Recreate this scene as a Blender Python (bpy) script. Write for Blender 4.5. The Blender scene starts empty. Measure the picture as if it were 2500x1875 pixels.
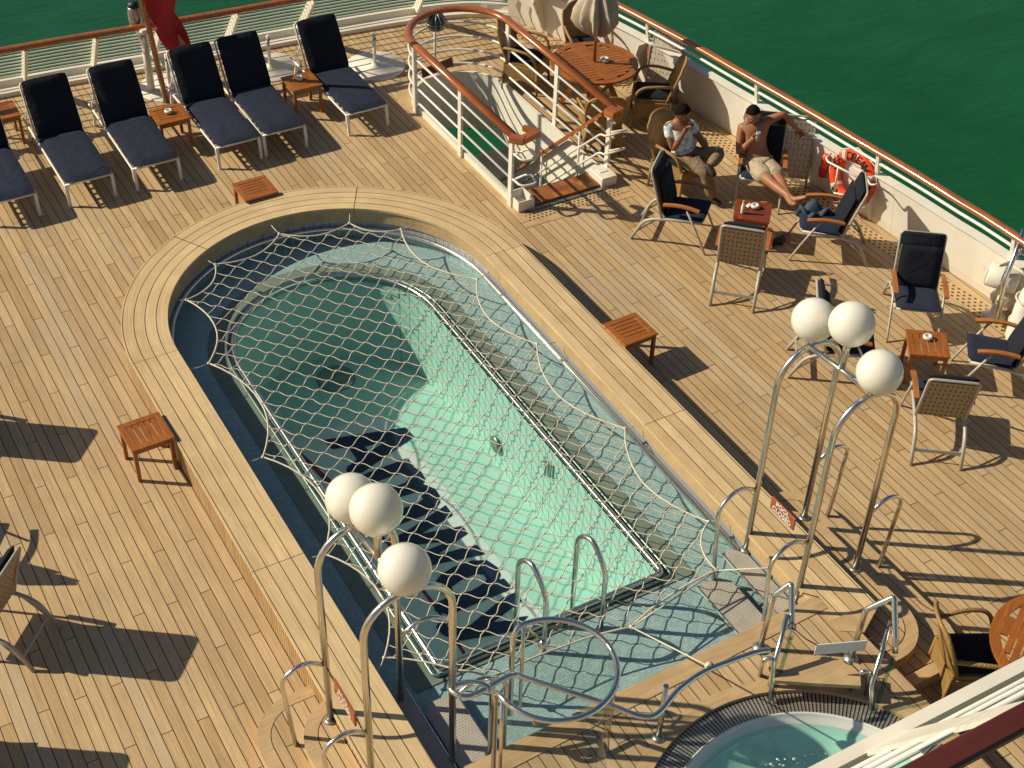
import bpy, math, random
from mathutils import Vector, Matrix
from mathutils.geometry import tessellate_polygon
random.seed(7)
S=bpy.context.scene; COL=S.collection
PI=math.pi
# ---------------- camera, world, sun, exposure ----------------
CAMH=10.5
YAW,PITCH,ROLL=math.radians(31.0),math.radians(40.12),math.radians(2.01)
FPX=3535.0
fw=Vector((math.sin(YAW)*math.cos(PITCH),math.cos(YAW)*math.cos(PITCH),-math.sin(PITCH)))
r0=Vector((math.cos(YAW),-math.sin(YAW),0)); u0=r0.cross(fw)
rt=r0*math.cos(ROLL)+u0*math.sin(ROLL); up=u0*math.cos(ROLL)-r0*math.sin(ROLL)
CP=Vector((0,0,CAMH))
cd=bpy.data.cameras.new('camera'); cam=bpy.data.objects.new('camera',cd); COL.objects.link(cam)
cam.matrix_world=Matrix(((rt.x,up.x,-fw.x,0),(rt.y,up.y,-fw.y,0),(rt.z,up.z,-fw.z,CAMH),(0,0,0,1)))
cd.sensor_width=36; cd.lens=FPX/2500*36; cd.clip_start=.1; cd.clip_end=3000
S.camera=cam
SUN_AZ=math.radians(-34.5); SUN_EL=math.radians(35.5)   # direction the light travels on the deck
sd=bpy.data.lights.new('sun','SUN'); sd.energy=5.0; sd.angle=math.radians(.5); sd.color=(1,.89,.67)
sun=bpy.data.objects.new('sun',sd); COL.objects.link(sun)
ld=Vector((math.cos(SUN_AZ)*math.cos(SUN_EL),math.sin(SUN_AZ)*math.cos(SUN_EL),-math.sin(SUN_EL)))
sun.rotation_euler=ld.to_track_quat('-Z','Y').to_euler(); sun.location=(-20,20,30)
W=bpy.data.worlds.new('World'); S.world=W; W.use_nodes=True
wn=W.node_tree; bg=wn.nodes['Background']; sky=wn.nodes.new('ShaderNodeTexSky'); sky.sky_type='NISHITA'; sky.sun_disc=False
sky.sun_elevation=SUN_EL
tosun=-ld; sky.sun_rotation=math.atan2(tosun.x,tosun.y)
wn.links.new(sky.outputs[0],bg.inputs[0]); bg.inputs[1].default_value=.058
S.view_settings.view_transform='Standard'; S.view_settings.look='None'; S.view_settings.exposure=0; S.view_settings.gamma=1
S.render.engine='CYCLES'
try:
    S.cycles.max_bounces=6; S.cycles.transparent_max_bounces=10; S.cycles.caustics_reflective=False; S.cycles.caustics_refractive=False
except Exception: pass
# surveying helpers: where a line of sight meets the plane z=, y= or x=
def ray(px,py): return fw*FPX+rt*(px-1250)-up*(py-937.5)
def G(p,z=0.0):
    d=ray(*p); return CP+d*((z-CAMH)/d.z)
def GY(p,y):
    d=ray(*p); return CP+d*(y/d.y)
def GX(p,x):
    d=ray(*p); return CP+d*(x/d.x)
# ---------------- materials ----------------
def nodes(name):
    m=bpy.data.materials.new(name); m.use_nodes=True; nt=m.node_tree; b=nt.nodes['Principled BSDF']
    return m,nt,b
def MN(nt,op,a,b=None,c=None):
    n=nt.nodes.new('ShaderNodeMath'); n.operation=op
    for i,v in enumerate((a,b,c)):
        if v is None: continue
        if isinstance(v,(int,float)): n.inputs[i].default_value=v
        else: nt.links.new(v,n.inputs[i])
    return n.outputs[0]
def mixc(nt,f,a,b,mode='MIX'):
    n=nt.nodes.new('ShaderNodeMix'); n.data_type='RGBA'; n.blend_type=mode
    for k,v in ((0,f),(6,a),(7,b)):
        if isinstance(v,(int,float)): n.inputs[k].default_value=v
        elif isinstance(v,tuple): n.inputs[k].default_value=(*v,1)
        else: nt.links.new(v,n.inputs[k])
    return n.outputs[2]
def noise(nt,vec,scale,detail=3,rough=.55,dist=0):
    n=nt.nodes.new('ShaderNodeTexNoise'); n.inputs['Scale'].default_value=scale; n.inputs['Detail'].default_value=detail
    n.inputs['Roughness'].default_value=rough; n.inputs['Distortion'].default_value=dist
    if vec is not None: nt.links.new(vec,n.inputs['Vector'])
    return n.outputs['Fac']
def remap(nt,v,a,b,c=0.,d=1.):
    n=nt.nodes.new('ShaderNodeMapRange'); nt.links.new(v,n.inputs[0])
    for i,x in enumerate((a,b,c,d)): n.inputs[i+1].default_value=x
    return n.outputs[0]
def comb(nt,x,y,z):
    n=nt.nodes.new('ShaderNodeCombineXYZ')
    for i,v in enumerate((x,y,z)):
        if isinstance(v,(int,float)): n.inputs[i].default_value=v
        else: nt.links.new(v,n.inputs[i])
    return n.outputs[0]
def pos(nt,obj=False):
    if obj: t=nt.nodes.new('ShaderNodeTexCoord'); return t.outputs['Object']
    return nt.nodes.new('ShaderNodeNewGeometry').outputs['Position']
def sep(nt,v):
    n=nt.nodes.new('ShaderNodeSeparateXYZ'); nt.links.new(v,n.inputs[0]); return n.outputs
def bump(nt,b,h,strength=.3,dist=.01):
    n=nt.nodes.new('ShaderNodeBump'); n.inputs['Strength'].default_value=strength; n.inputs['Distance'].default_value=dist
    nt.links.new(h,n.inputs['Height']); nt.links.new(n.outputs[0],b.inputs['Normal'])
def plain(name,col,rough=.5,metal=0,var=.12,scale=6,spec=.5,bmp=0,coat=0):
    m,nt,b=nodes(name); p=pos(nt,True)
    n=noise(nt,p,scale,4); f=remap(nt,n,.3,.7)
    dark=tuple(c*(1-var) for c in col); lite=tuple(min(1,c*(1+var)) for c in col)
    nt.links.new(mixc(nt,f,dark,lite),b.inputs['Base Color'])
    b.inputs['Roughness'].default_value=rough; b.inputs['Metallic'].default_value=metal
    b.inputs['Specular IOR Level'].default_value=spec
    if coat: b.inputs['Coat Weight'].default_value=coat; b.inputs['Coat Roughness'].default_value=.08
    if bmp: bump(nt,b,noise(nt,p,scale*12,2),bmp,.004)
    return m
TA,TB,TC=(.60,.43,.235),(.455,.305,.155),(.54,.40,.24)
SEAM=(.022,.015,.009)
def wood_cols(nt,rnd,u,v,tones=(TA,TB,TC),grain=1.0):
    a=mixc(nt,rnd,tones[0],tones[1])
    rn2=MN(nt,'FRACT',MN(nt,'MULTIPLY',rnd,7.31))
    a=mixc(nt,MN(nt,'MULTIPLY',rn2,.6),a,tones[2])
    vec=comb(nt,MN(nt,'MULTIPLY',u,70.),MN(nt,'MULTIPLY',v,2.2),MN(nt,'MULTIPLY',rnd,31.))
    g=noise(nt,vec,1.0,4,.6)
    a=mixc(nt,.62*grain,a,mixc(nt,remap(nt,g,.25,.75),(.62,.60,.57),(1.35,1.33,1.28)),'MULTIPLY')
    return a,g
def plank_mat(name,w=.1086,L=2.11,step=.70,off=(1.49,12.92),swap=False):
    m,nt,b=nodes(name); P=sep(nt,pos(nt)); x,y=(P[1],P[0]) if swap else (P[0],P[1])
    ux=MN(nt,'DIVIDE',MN(nt,'SUBTRACT',x,off[0]),w); row=MN(nt,'FLOOR',ux); fu=MN(nt,'FRACT',ux)
    vy=MN(nt,'DIVIDE',MN(nt,'SUBTRACT',MN(nt,'SUBTRACT',y,off[1]),MN(nt,'MULTIPLY',row,step)),L)
    idx=MN(nt,'FLOOR',vy); fv=MN(nt,'FRACT',vy)
    wn_=nt.nodes.new('ShaderNodeTexWhiteNoise'); wn_.noise_dimensions='2D'; nt.links.new(comb(nt,row,idx,0.),wn_.inputs['Vector']); rnd=wn_.outputs['Value']
    colr,g=wood_cols(nt,rnd,x,y)
    blot=noise(nt,pos(nt),1.1,5,.6); colr=mixc(nt,.55,colr,mixc(nt,remap(nt,blot,.3,.7),(.80,.80,.82),(1.16,1.14,1.08)),'MULTIPLY')
    blot2=noise(nt,pos(nt),6.,4,.7); colr=mixc(nt,MN(nt,'MULTIPLY',remap(nt,blot2,.60,.78),.35),colr,(.33,.27,.20))
    wear=noise(nt,comb(nt,MN(nt,'MULTIPLY',P[0],1.),MN(nt,'MULTIPLY',P[1],.45),0.),.55,6,.62,.5)
    colr=mixc(nt,MN(nt,'MULTIPLY',remap(nt,wear,.50,.70),.45),colr,(.43,.345,.245))
    rn3=MN(nt,'FRACT',MN(nt,'MULTIPLY',rnd,23.7)); colr=mixc(nt,MN(nt,'MULTIPLY',MN(nt,'GREATER_THAN',rn3,.90),.35),colr,(.40,.24,.11)); colr=mixc(nt,MN(nt,'MULTIPLY',MN(nt,'LESS_THAN',rn3,.07),.28),colr,(.50,.44,.34))
    spot=nt.nodes.new('ShaderNodeTexVoronoi'); spot.inputs['Scale'].default_value=2.3; nt.links.new(pos(nt),spot.inputs['Vector']); colr=mixc(nt,MN(nt,'MULTIPLY',MN(nt,'LESS_THAN',spot.outputs['Distance'],.022),.6),colr,(.14,.09,.05))
    s1=MN(nt,'LESS_THAN',fu,.075); s2=MN(nt,'LESS_THAN',fv,.0036)
    seam=MN(nt,'MAXIMUM',s1,s2)
    colr=mixc(nt,seam,colr,SEAM)
    nt.links.new(colr,b.inputs['Base Color']); b.inputs['Roughness'].default_value=.62; b.inputs['Specular IOR Level'].default_value=.3
    h=MN(nt,'SUBTRACT',MN(nt,'MULTIPLY',g,.3),MN(nt,'MULTIPLY',seam,.6)); bump(nt,b,h,.35,.004)
    return m
CX,CY=5.14,12.5   # centre of the pool's round end
def coping_mat(name,spacing=.1235,r_in=1.94,vertical=False):
    """boards that run round the pool"""
    m,nt,b=nodes(name); P=sep(nt,pos(nt)); dx=MN(nt,'SUBTRACT',P[0],CX); dy=MN(nt,'MAXIMUM',MN(nt,'SUBTRACT',P[1],CY),0.)
    R=MN(nt,'SQRT',MN(nt,'ADD',MN(nt,'MULTIPLY',dx,dx),MN(nt,'MULTIPLY',dy,dy)))
    ang=MN(nt,'ARCTAN2',dy,dx); dyn=MN(nt,'MINIMUM',MN(nt,'SUBTRACT',P[1],CY),0.)
    along=MN(nt,'ADD',MN(nt,'MULTIPLY',ang,2.2),MN(nt,'MULTIPLY',dyn,-1.) )
    side=MN(nt,'GREATER_THAN',dx,0.)
    if vertical:
        ux=MN(nt,'DIVIDE',along,.055); fu=MN(nt,'FRACT',ux); row=MN(nt,'FLOOR',ux)
        wn_=nt.nodes.new('ShaderNodeTexWhiteNoise'); wn_.noise_dimensions='2D'; nt.links.new(comb(nt,row,side,0.),wn_.inputs['Vector'])
        colr,g=wood_cols(nt,wn_.outputs['Value'],along,P[2]); seam=MN(nt,'LESS_THAN',fu,.24)
        colr=mixc(nt,1.,colr,(.80,.72,.62),'MULTIPLY'); colr=mixc(nt,seam,colr,(.10,.055,.025))
    else:
        ux=MN(nt,'DIVIDE',MN(nt,'SUBTRACT',R,r_in),spacing); row=MN(nt,'FLOOR',ux); fu=MN(nt,'FRACT',ux)
        # joints across: every 60 degrees on the round, every 3.45 m on the straights
        ja=MN(nt,'ABSOLUTE',MN(nt,'SUBTRACT',MN(nt,'FRACT',MN(nt,'ADD',MN(nt,'DIVIDE',ang,PI/3),.5)),.5))
        onarc=MN(nt,'GREATER_THAN',P[1],CY)
        j1=MN(nt,'MULTIPLY',MN(nt,'LESS_THAN',ja,.0022),onarc)
        js=MN(nt,'FRACT',MN(nt,'DIVIDE',MN(nt,'SUBTRACT',P[1],CY),3.46)); j2=MN(nt,'MULTIPLY',MN(nt,'LESS_THAN',js,.0019),MN(nt,'SUBTRACT',1.,onarc))
        seg=MN(nt,'ADD',MN(nt,'FLOOR',MN(nt,'DIVIDE',ang,PI/3)),MN(nt,'FLOOR',MN(nt,'DIVIDE',MN(nt,'SUBTRACT',P[1],CY),3.46)))
        wn_=nt.nodes.new('ShaderNodeTexWhiteNoise'); wn_.noise_dimensions='3D'; nt.links.new(comb(nt,row,seg,side),wn_.inputs['Vector'])
        colr,g=wood_cols(nt,wn_.outputs['Value'],R,along,((.74,.545,.30),(.58,.41,.215),(.68,.52,.31)),.9)
        s1=MN(nt,'MULTIPLY',MN(nt,'LESS_THAN',fu,.065),MN(nt,'GREATER_THAN',row,.5))
        seam=MN(nt,'MAXIMUM',s1,MN(nt,'MAXIMUM',j1,j2)); colr=mixc(nt,seam,colr,SEAM)
        bl=noise(nt,pos(nt),2.2,5,.62); colr=mixc(nt,.6,colr,mixc(nt,remap(nt,bl,.3,.7),(.80,.78,.75),(1.12,1.12,1.10)),'MULTIPLY')
    nt.links.new(colr,b.inputs['Base Color']); b.inputs['Roughness'].default_value=.55; b.inputs['Specular IOR Level'].default_value=.35
    bump(nt,b,MN(nt,'SUBTRACT',MN(nt,'MULTIPLY',g,.3),MN(nt,'MULTIPLY',seam,.6)),.3,.003)
    return m
def grainwood(name,c1,c2,rough=.4,coat=0,axis=1,scale=1.):
    m,nt,b=nodes(name); P=sep(nt,pos(nt,True)); k=[45.*scale]*3; k[axis]=3.*scale
    vec=comb(nt,MN(nt,'MULTIPLY',P[0],k[0]),MN(nt,'MULTIPLY',P[1],k[1]),MN(nt,'MULTIPLY',P[2],k[2]))
    g=noise(nt,vec,1,4,.6); g2=noise(nt,pos(nt,True),3.5,3)
    c=mixc(nt,remap(nt,g,.3,.7),c1,c2); c=mixc(nt,.5,c,mixc(nt,remap(nt,g2,.3,.7),(.7,.7,.7),(1.2,1.2,1.2)),'MULTIPLY')
    nt.links.new(c,b.inputs['Base Color']); b.inputs['Roughness'].default_value=rough
    if coat: b.inputs['Coat Weight'].default_value=coat; b.inputs['Coat Roughness'].default_value=.06
    bump(nt,b,g,.15,.002); return m
def hole_mat(name,base,hole,sx,sy,fx=.5,fy=.45,ang=0.,stag=True,rough=.6):
    m,nt,b=nodes(name); P=sep(nt,pos(nt)); c,s=math.cos(ang),math.sin(ang)
    x=MN(nt,'ADD',MN(nt,'MULTIPLY',P[0],c),MN(nt,'MULTIPLY',P[1],s)); y=MN(nt,'SUBTRACT',MN(nt,'MULTIPLY',P[1],c),MN(nt,'MULTIPLY',P[0],s))
    vy=MN(nt,'DIVIDE',y,sy); row=MN(nt,'FLOOR',vy); vx=MN(nt,'ADD',MN(nt,'DIVIDE',x,sx),MN(nt,'MULTIPLY',row,.5 if stag else 0.))
    h=MN(nt,'MULTIPLY',MN(nt,'LESS_THAN',MN(nt,'FRACT',vx),fx),MN(nt,'LESS_THAN',MN(nt,'FRACT',vy),fy))
    n=noise(nt,pos(nt),9.,4); cb=mixc(nt,remap(nt,n,.3,.7),tuple(q*.85 for q in base),tuple(min(1,q*1.12) for q in base))
    nt.links.new(mixc(nt,h,cb,hole),b.inputs['Base Color']); b.inputs['Roughness'].default_value=rough
    bump(nt,b,h,-.8,.01); return m
def weave_mat(name,c1,c2,sx,sy,fx=.35,fy=.35,coord='obj',rough=.7):
    """open strap weave: dark gaps at the crossings, object coordinates"""
    m,nt,b=nodes(name); P=sep(nt,pos(nt,True)); x,y=P[1],P[2]
    a=MN(nt,'FRACT',MN(nt,'DIVIDE',x,sx)); z=MN(nt,'ADD',P[2],P[0])
    c=MN(nt,'FRACT',MN(nt,'DIVIDE',z,sy))
    h=MN(nt,'MULTIPLY',MN(nt,'LESS_THAN',a,fx),MN(nt,'LESS_THAN',c,fy))
    row=MN(nt,'FLOOR',MN(nt,'DIVIDE',x,sx)); col=MN(nt,'FLOOR',MN(nt,'DIVIDE',z,sy))
    par=MN(nt,'MODULO',MN(nt,'ABSOLUTE',MN(nt,'ADD',row,col)),2.)
    cc=mixc(nt,MN(nt,'MULTIPLY',par,.35),c1,tuple(q*.72 for q in c1))
    nt.links.new(mixc(nt,h,cc,c2),b.inputs['Base Color']); b.inputs['Roughness'].default_value=rough
    bump(nt,b,MN(nt,'SUBTRACT',MN(nt,'MULTIPLY',par,.4),h),.6,.004); return m
def wicker_mat(name,c1,c2,s=.02):
    m,nt,b=nodes(name); P=sep(nt,pos(nt,True))
    a=MN(nt,'SINE',MN(nt,'MULTIPLY',MN(nt,'ADD',P[0],P[1]),2*PI/(s*1.5))); z=MN(nt,'SINE',MN(nt,'MULTIPLY',P[2],2*PI/s))
    w=MN(nt,'MULTIPLY',a,z); n=noise(nt,pos(nt,True),5.,4)
    c=mixc(nt,remap(nt,w,-.9,.9),c2,c1); c=mixc(nt,.6,c,mixc(nt,remap(nt,n,.3,.7),(.7,.68,.64),(1.2,1.2,1.2)),'MULTIPLY')
    nt.links.new(c,b.inputs['Base Color']); b.inputs['Roughness'].default_value=.55; bump(nt,b,w,.6,.004); return m
def cushion_mat(name,c):
    m,nt,b=nodes(name); P=sep(nt,pos(nt,True))
    st=MN(nt,'SINE',MN(nt,'MULTIPLY',P[1],2*PI/.03)); n=noise(nt,pos(nt,True),7.,4,.6); f=noise(nt,pos(nt,True),220.,2)
    cc=mixc(nt,remap(nt,st,.2,1.),c,tuple(q*1.28 for q in c)); cc=mixc(nt,.6,cc,mixc(nt,remap(nt,n,.3,.7),(.75,.75,.76),(1.25,1.24,1.2)),'MULTIPLY')
    oi=nt.nodes.new('ShaderNodeObjectInfo'); fd_=remap(nt,oi.outputs['Random'],0.,1.,0.,.35); cc=mixc(nt,fd_,cc,tuple(q*1.6+.004 for q in c)); nt.links.new(cc,b.inputs['Base Color']); b.inputs['Roughness'].default_value=.9; b.inputs['Specular IOR Level'].default_value=.15
    b.inputs['Sheen Weight'].default_value=.03; b.inputs['Sheen Roughness'].default_value=.5
    oi2=nt.nodes.new('ShaderNodeObjectInfo'); pv=nt.nodes.new('ShaderNodeVectorMath'); pv.operation='ADD'; nt.links.new(pos(nt,True),pv.inputs[0]); nt.links.new(comb(nt,MN(nt,'MULTIPLY',oi2.outputs['Random'],50.),0.,0.),pv.inputs[1]); fold=noise(nt,pv.outputs[0],3.2,3,.5,1.2)
    bump(nt,b,MN(nt,'ADD',MN(nt,'ADD',MN(nt,'MULTIPLY',st,.10),MN(nt,'MULTIPLY',f,.15)),MN(nt,'MULTIPLY',fold,4.)),.5,.012); return m
M={}
M['deck']=plank_mat('teak_deck_planks'); M['cop']=coping_mat('teak_coping_boards'); M['fascia']=coping_mat('teak_fascia',vertical=True)
M['margin']=grainwood('teak_margin',(.60,.42,.225),(.46,.305,.155),.6,axis=0)
M['marginy']=grainwood('teak_margin_along',(.60,.42,.225),(.46,.305,.155),.6,axis=1)
M['varnish']=grainwood('varnished_rail',(.46,.135,.022),(.30,.075,.012),.22,1.0,axis=1,scale=.6)
M['table']=grainwood('oiled_teak',(.44,.150,.024),(.27,.080,.013),.38,.25,axis=0)
M['tableb']=grainwood('reddish_teak',(.27,.052,.018),(.18,.032,.012),.4,.25,axis=0)
M['arm']=grainwood('teak_armrest',(.50,.185,.045),(.36,.12,.028),.4,.2,axis=0)
M['darkrail']=grainwood('weathered_dark_rail',(.105,.022,.017),(.075,.015,.012),.45,.1,axis=0,scale=.5)
M['white']=plain('white_paint',(.80,.76,.66),.35,var=.05,scale=3,coat=.2)
M['white2']=plain('white_gloss_tube',(.82,.79,.71),.3,var=.05,scale=8)
M['cream']=plain('cream_bulwark',(.77,.72,.61),.45,var=.07,scale=1.5)
def painted(name,col):
    m,nt,b=nodes(name); P=sep(nt,pos(nt)); n=noise(nt,pos(nt),1.3,5,.6); c=mixc(nt,remap(nt,n,.3,.7),tuple(q*.90 for q in col),tuple(min(1,q*1.05) for q in col))
    st=noise(nt,comb(nt,MN(nt,'MULTIPLY',P[0],14.),MN(nt,'MULTIPLY',P[1],14.),MN(nt,'MULTIPLY',P[2],1.2)),1.,3,.6); c=mixc(nt,MN(nt,'MULTIPLY',remap(nt,st,.64,.80),.40),c,(.50,.36,.20))
    se=MN(nt,'LESS_THAN',MN(nt,'FRACT',MN(nt,'DIVIDE',P[1],2.2)),.006); c=mixc(nt,MN(nt,'MULTIPLY',se,.3),c,(.4,.36,.3)); nt.links.new(c,b.inputs['Base Color']); b.inputs['Roughness'].default_value=.4
    pl=noise(nt,pos(nt),2.5,2); bump(nt,b,MN(nt,'ADD',pl,MN(nt,'MULTIPLY',se,.4)),.25,.02); return m
M['cream']=painted('cream_bulwark_paint',(.80,.765,.68)); M['white']=painted('white_steel_paint',(.80,.76,.66))
M['alu']=plain('grey_aluminium',(.46,.43,.37),.5,metal=.15,var=.10)
M['chrome']=plain('polished_steel',(.80,.77,.70),.22,metal=1,var=.05)
M['steel']=plain('brushed_steel',(.35,.35,.33),.38,metal=.8,var=.15)
M['navy']=cushion_mat('navy_cushion',(.012,.015,.022))
M['navyg']=cushion_mat('navy_grey_cushion',(.019,.024,.045))
M['strap']=plain('white_strap',(.60,.55,.47),.7,var=.15,scale=30)
M['weave']=weave_mat('cream_strap_weave',(.40,.30,.19),(.02,.015,.01),.052,.052,.30,.36)
M['weavel']=weave_mat('pale_strap_weave',(.62,.55,.42),(.05,.04,.03),.055,.075,.22,.3)
M['wicker']=wicker_mat('wicker',(.48,.295,.095),(.23,.12,.032))
M['black']=plain('black',(.012,.012,.013),.5)
M['rope']=plain('cream_rope',(.66,.59,.46),.8,var=.15,scale=40)
M['globe']=plain('opal_globe',(.82,.78,.69),.14,var=.02,scale=2,coat=.5)
_g=M['globe'].node_tree.nodes['Principled BSDF']; _g.inputs['Subsurface Weight'].default_value=.8; _g.inputs['Subsurface Radius'].default_value=(1,.9,.7); _g.inputs['Subsurface Scale'].default_value=.25
M['navyp']=plain('navy_paint',(.008,.016,.055),.35,var=.12,scale=3)
M['redp']=plain('red_paint',(.36,.012,.012),.4)
M['whitep']=plain('mural_white',(.80,.70,.72),.4,var=.03)
M['mint']=plain('mint_pool_paint',(.51,.675,.62),.4,var=.05,scale=1.5)
M['rimgrey']=plain('grey_brown_band',(.27,.235,.20),.7)
M['orange']=plain('orange_buoy',(.80,.075,.02),.35,var=.05)
M['flag']=plain('red_flag',(.42,.012,.020),.75,var=.12,scale=3)
M['canvas']=plain('beige_canvas',(.50,.41,.31),.85,var=.08,scale=8,bmp=.2)
M['ceramic']=plain('white_ceramic',(.75,.73,.66),.2,var=.03)
M['greenfloor']=plain('green_floor',(.02,.30,.15),.4)
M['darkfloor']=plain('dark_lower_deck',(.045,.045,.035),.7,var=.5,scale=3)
M['signb']=plain('brown_sign',(.32,.085,.030),.45)
M['lampgrey']=plain('grey_green_glass',(.05,.085,.075),.3,var=.3,scale=20)
def tile_mat(name,col,s=.03):
    m,nt,b=nodes(name); P=sep(nt,pos(nt)); fx=MN(nt,'FRACT',MN(nt,'DIVIDE',P[0],s)); fy=MN(nt,'FRACT',MN(nt,'DIVIDE',P[1],s))
    g=MN(nt,'MAXIMUM',MN(nt,'LESS_THAN',fx,.14),MN(nt,'LESS_THAN',fy,.14))
    wn_=nt.nodes.new('ShaderNodeTexWhiteNoise'); wn_.noise_dimensions='2D'; nt.links.new(comb(nt,MN(nt,'FLOOR',MN(nt,'DIVIDE',P[0],s)),MN(nt,'FLOOR',MN(nt,'DIVIDE',P[1],s)),0.),wn_.inputs['Vector'])
    c=mixc(nt,wn_.outputs['Value'],tuple(q*.85 for q in col),tuple(q*1.12 for q in col)); n=noise(nt,pos(nt),1.6,5,.65)
    c=mixc(nt,.4,c,mixc(nt,remap(nt,n,.3,.7),(.80,.82,.84),(1.18,1.14,1.06)),'MULTIPLY')
    c=mixc(nt,g,c,tuple(q*.62 for q in col)); nt.links.new(c,b.inputs['Base Color']); b.inputs['Roughness'].default_value=.35; bump(nt,b,g,-.3,.003); return m
M['tile']=tile_mat('mosaic_tile',(.50,.52,.56))
M['step']=hole_mat('grit_step',(.44,.41,.36),(.30,.275,.235),.030,.030,.6,.45)
M['grate']=hole_mat('teak_grating',(.55,.38,.20),(.03,.02,.01),.062,.055,.42,.5)
M['spa_grate']=None
def wallstripe(name,col):
    m,nt,b=nodes(name); P=sep(nt,pos(nt)); f=MN(nt,'MULTIPLY',MN(nt,'LESS_THAN',MN(nt,'FRACT',MN(nt,'DIVIDE',P[1],.135)),.09),MN(nt,'GREATER_THAN',P[0],6.1))
    nt.links.new(mixc(nt,f,col,tuple(q*.45 for q in col)),b.inputs['Base Color']); b.inputs['Roughness'].default_value=.4; return m
M['mintwall']=wallstripe('mint_ribbed_wall',(.51,.675,.62))
def water_mat(name,tint,bs,bscale,rough=.0,alpha=.12):
    m,nt,b=nodes(name); out=nt.nodes['Material Output']; nt.nodes.remove(b)
    t=nt.nodes.new('ShaderNodeBsdfTransparent'); t.inputs[0].default_value=(*tint,1); g=nt.nodes.new('ShaderNodeBsdfGlossy'); g.inputs['Roughness'].default_value=rough
    fr=nt.nodes.new('ShaderNodeLayerWeight'); fr.inputs[0].default_value=.5; mx=nt.nodes.new('ShaderNodeMixShader')
    n=noise(nt,pos(nt),bscale,3); bp=nt.nodes.new('ShaderNodeBump'); bp.inputs['Strength'].default_value=bs; bp.inputs['Distance'].default_value=.02
    nt.links.new(n,bp.inputs['Height']); nt.links.new(bp.outputs[0],g.inputs['Normal']); nt.links.new(bp.outputs[0],fr.inputs['Normal'])
    ff=MN(nt,'ADD',MN(nt,'MULTIPLY',MN(nt,'POWER',fr.outputs['Facing'],5.),.95),.02); nt.links.new(ff,mx.inputs[0]); nt.links.new(t.outputs[0],mx.inputs[1]); nt.links.new(g.outputs[0],mx.inputs[2]); nt.links.new(mx.outputs[0],out.inputs[0]); return m
M['poolwater']=water_mat('clear_pool_water',(.81,.975,.95),.15,2.5)
M['spawater']=water_mat('spa_water',(.72,.96,.90),.6,14.)
M['fin']=water_mat('green_tinted_acrylic',(.62,.80,.70),.02,1.,rough=.05)
M['glass']=water_mat('clear_acrylic',(.87,.90,.87),.02,1.)
def sea_mat():
    m,nt,b=nodes('green_sea'); p=pos(nt); P=sep(nt,p)
    v=comb(nt,MN(nt,'MULTIPLY',P[0],1.),MN(nt,'MULTIPLY',P[1],2.2),0.)
    n1=noise(nt,v,.35,6,.65,.6); n2=noise(nt,v,2.2,5,.6,.4); n3=noise(nt,p,.06,5,.6,1.5)
    c=mixc(nt,remap(nt,n1,.35,.68),(.005,.082,.022),(.008,.102,.031)); c=mixc(nt,.5,c,mixc(nt,remap(nt,n3,.35,.65),(.68,.72,.78),(1.12,1.10,1.)),'MULTIPLY')
    nt.links.new(c,b.inputs['Base Color']); b.inputs['Roughness'].default_value=.22; b.inputs['Specular IOR Level'].default_value=.35
    bump(nt,b,MN(nt,'ADD',n1,MN(nt,'MULTIPLY',n2,.35)),.22,.2); return m
M['sea']=sea_mat()
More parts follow.
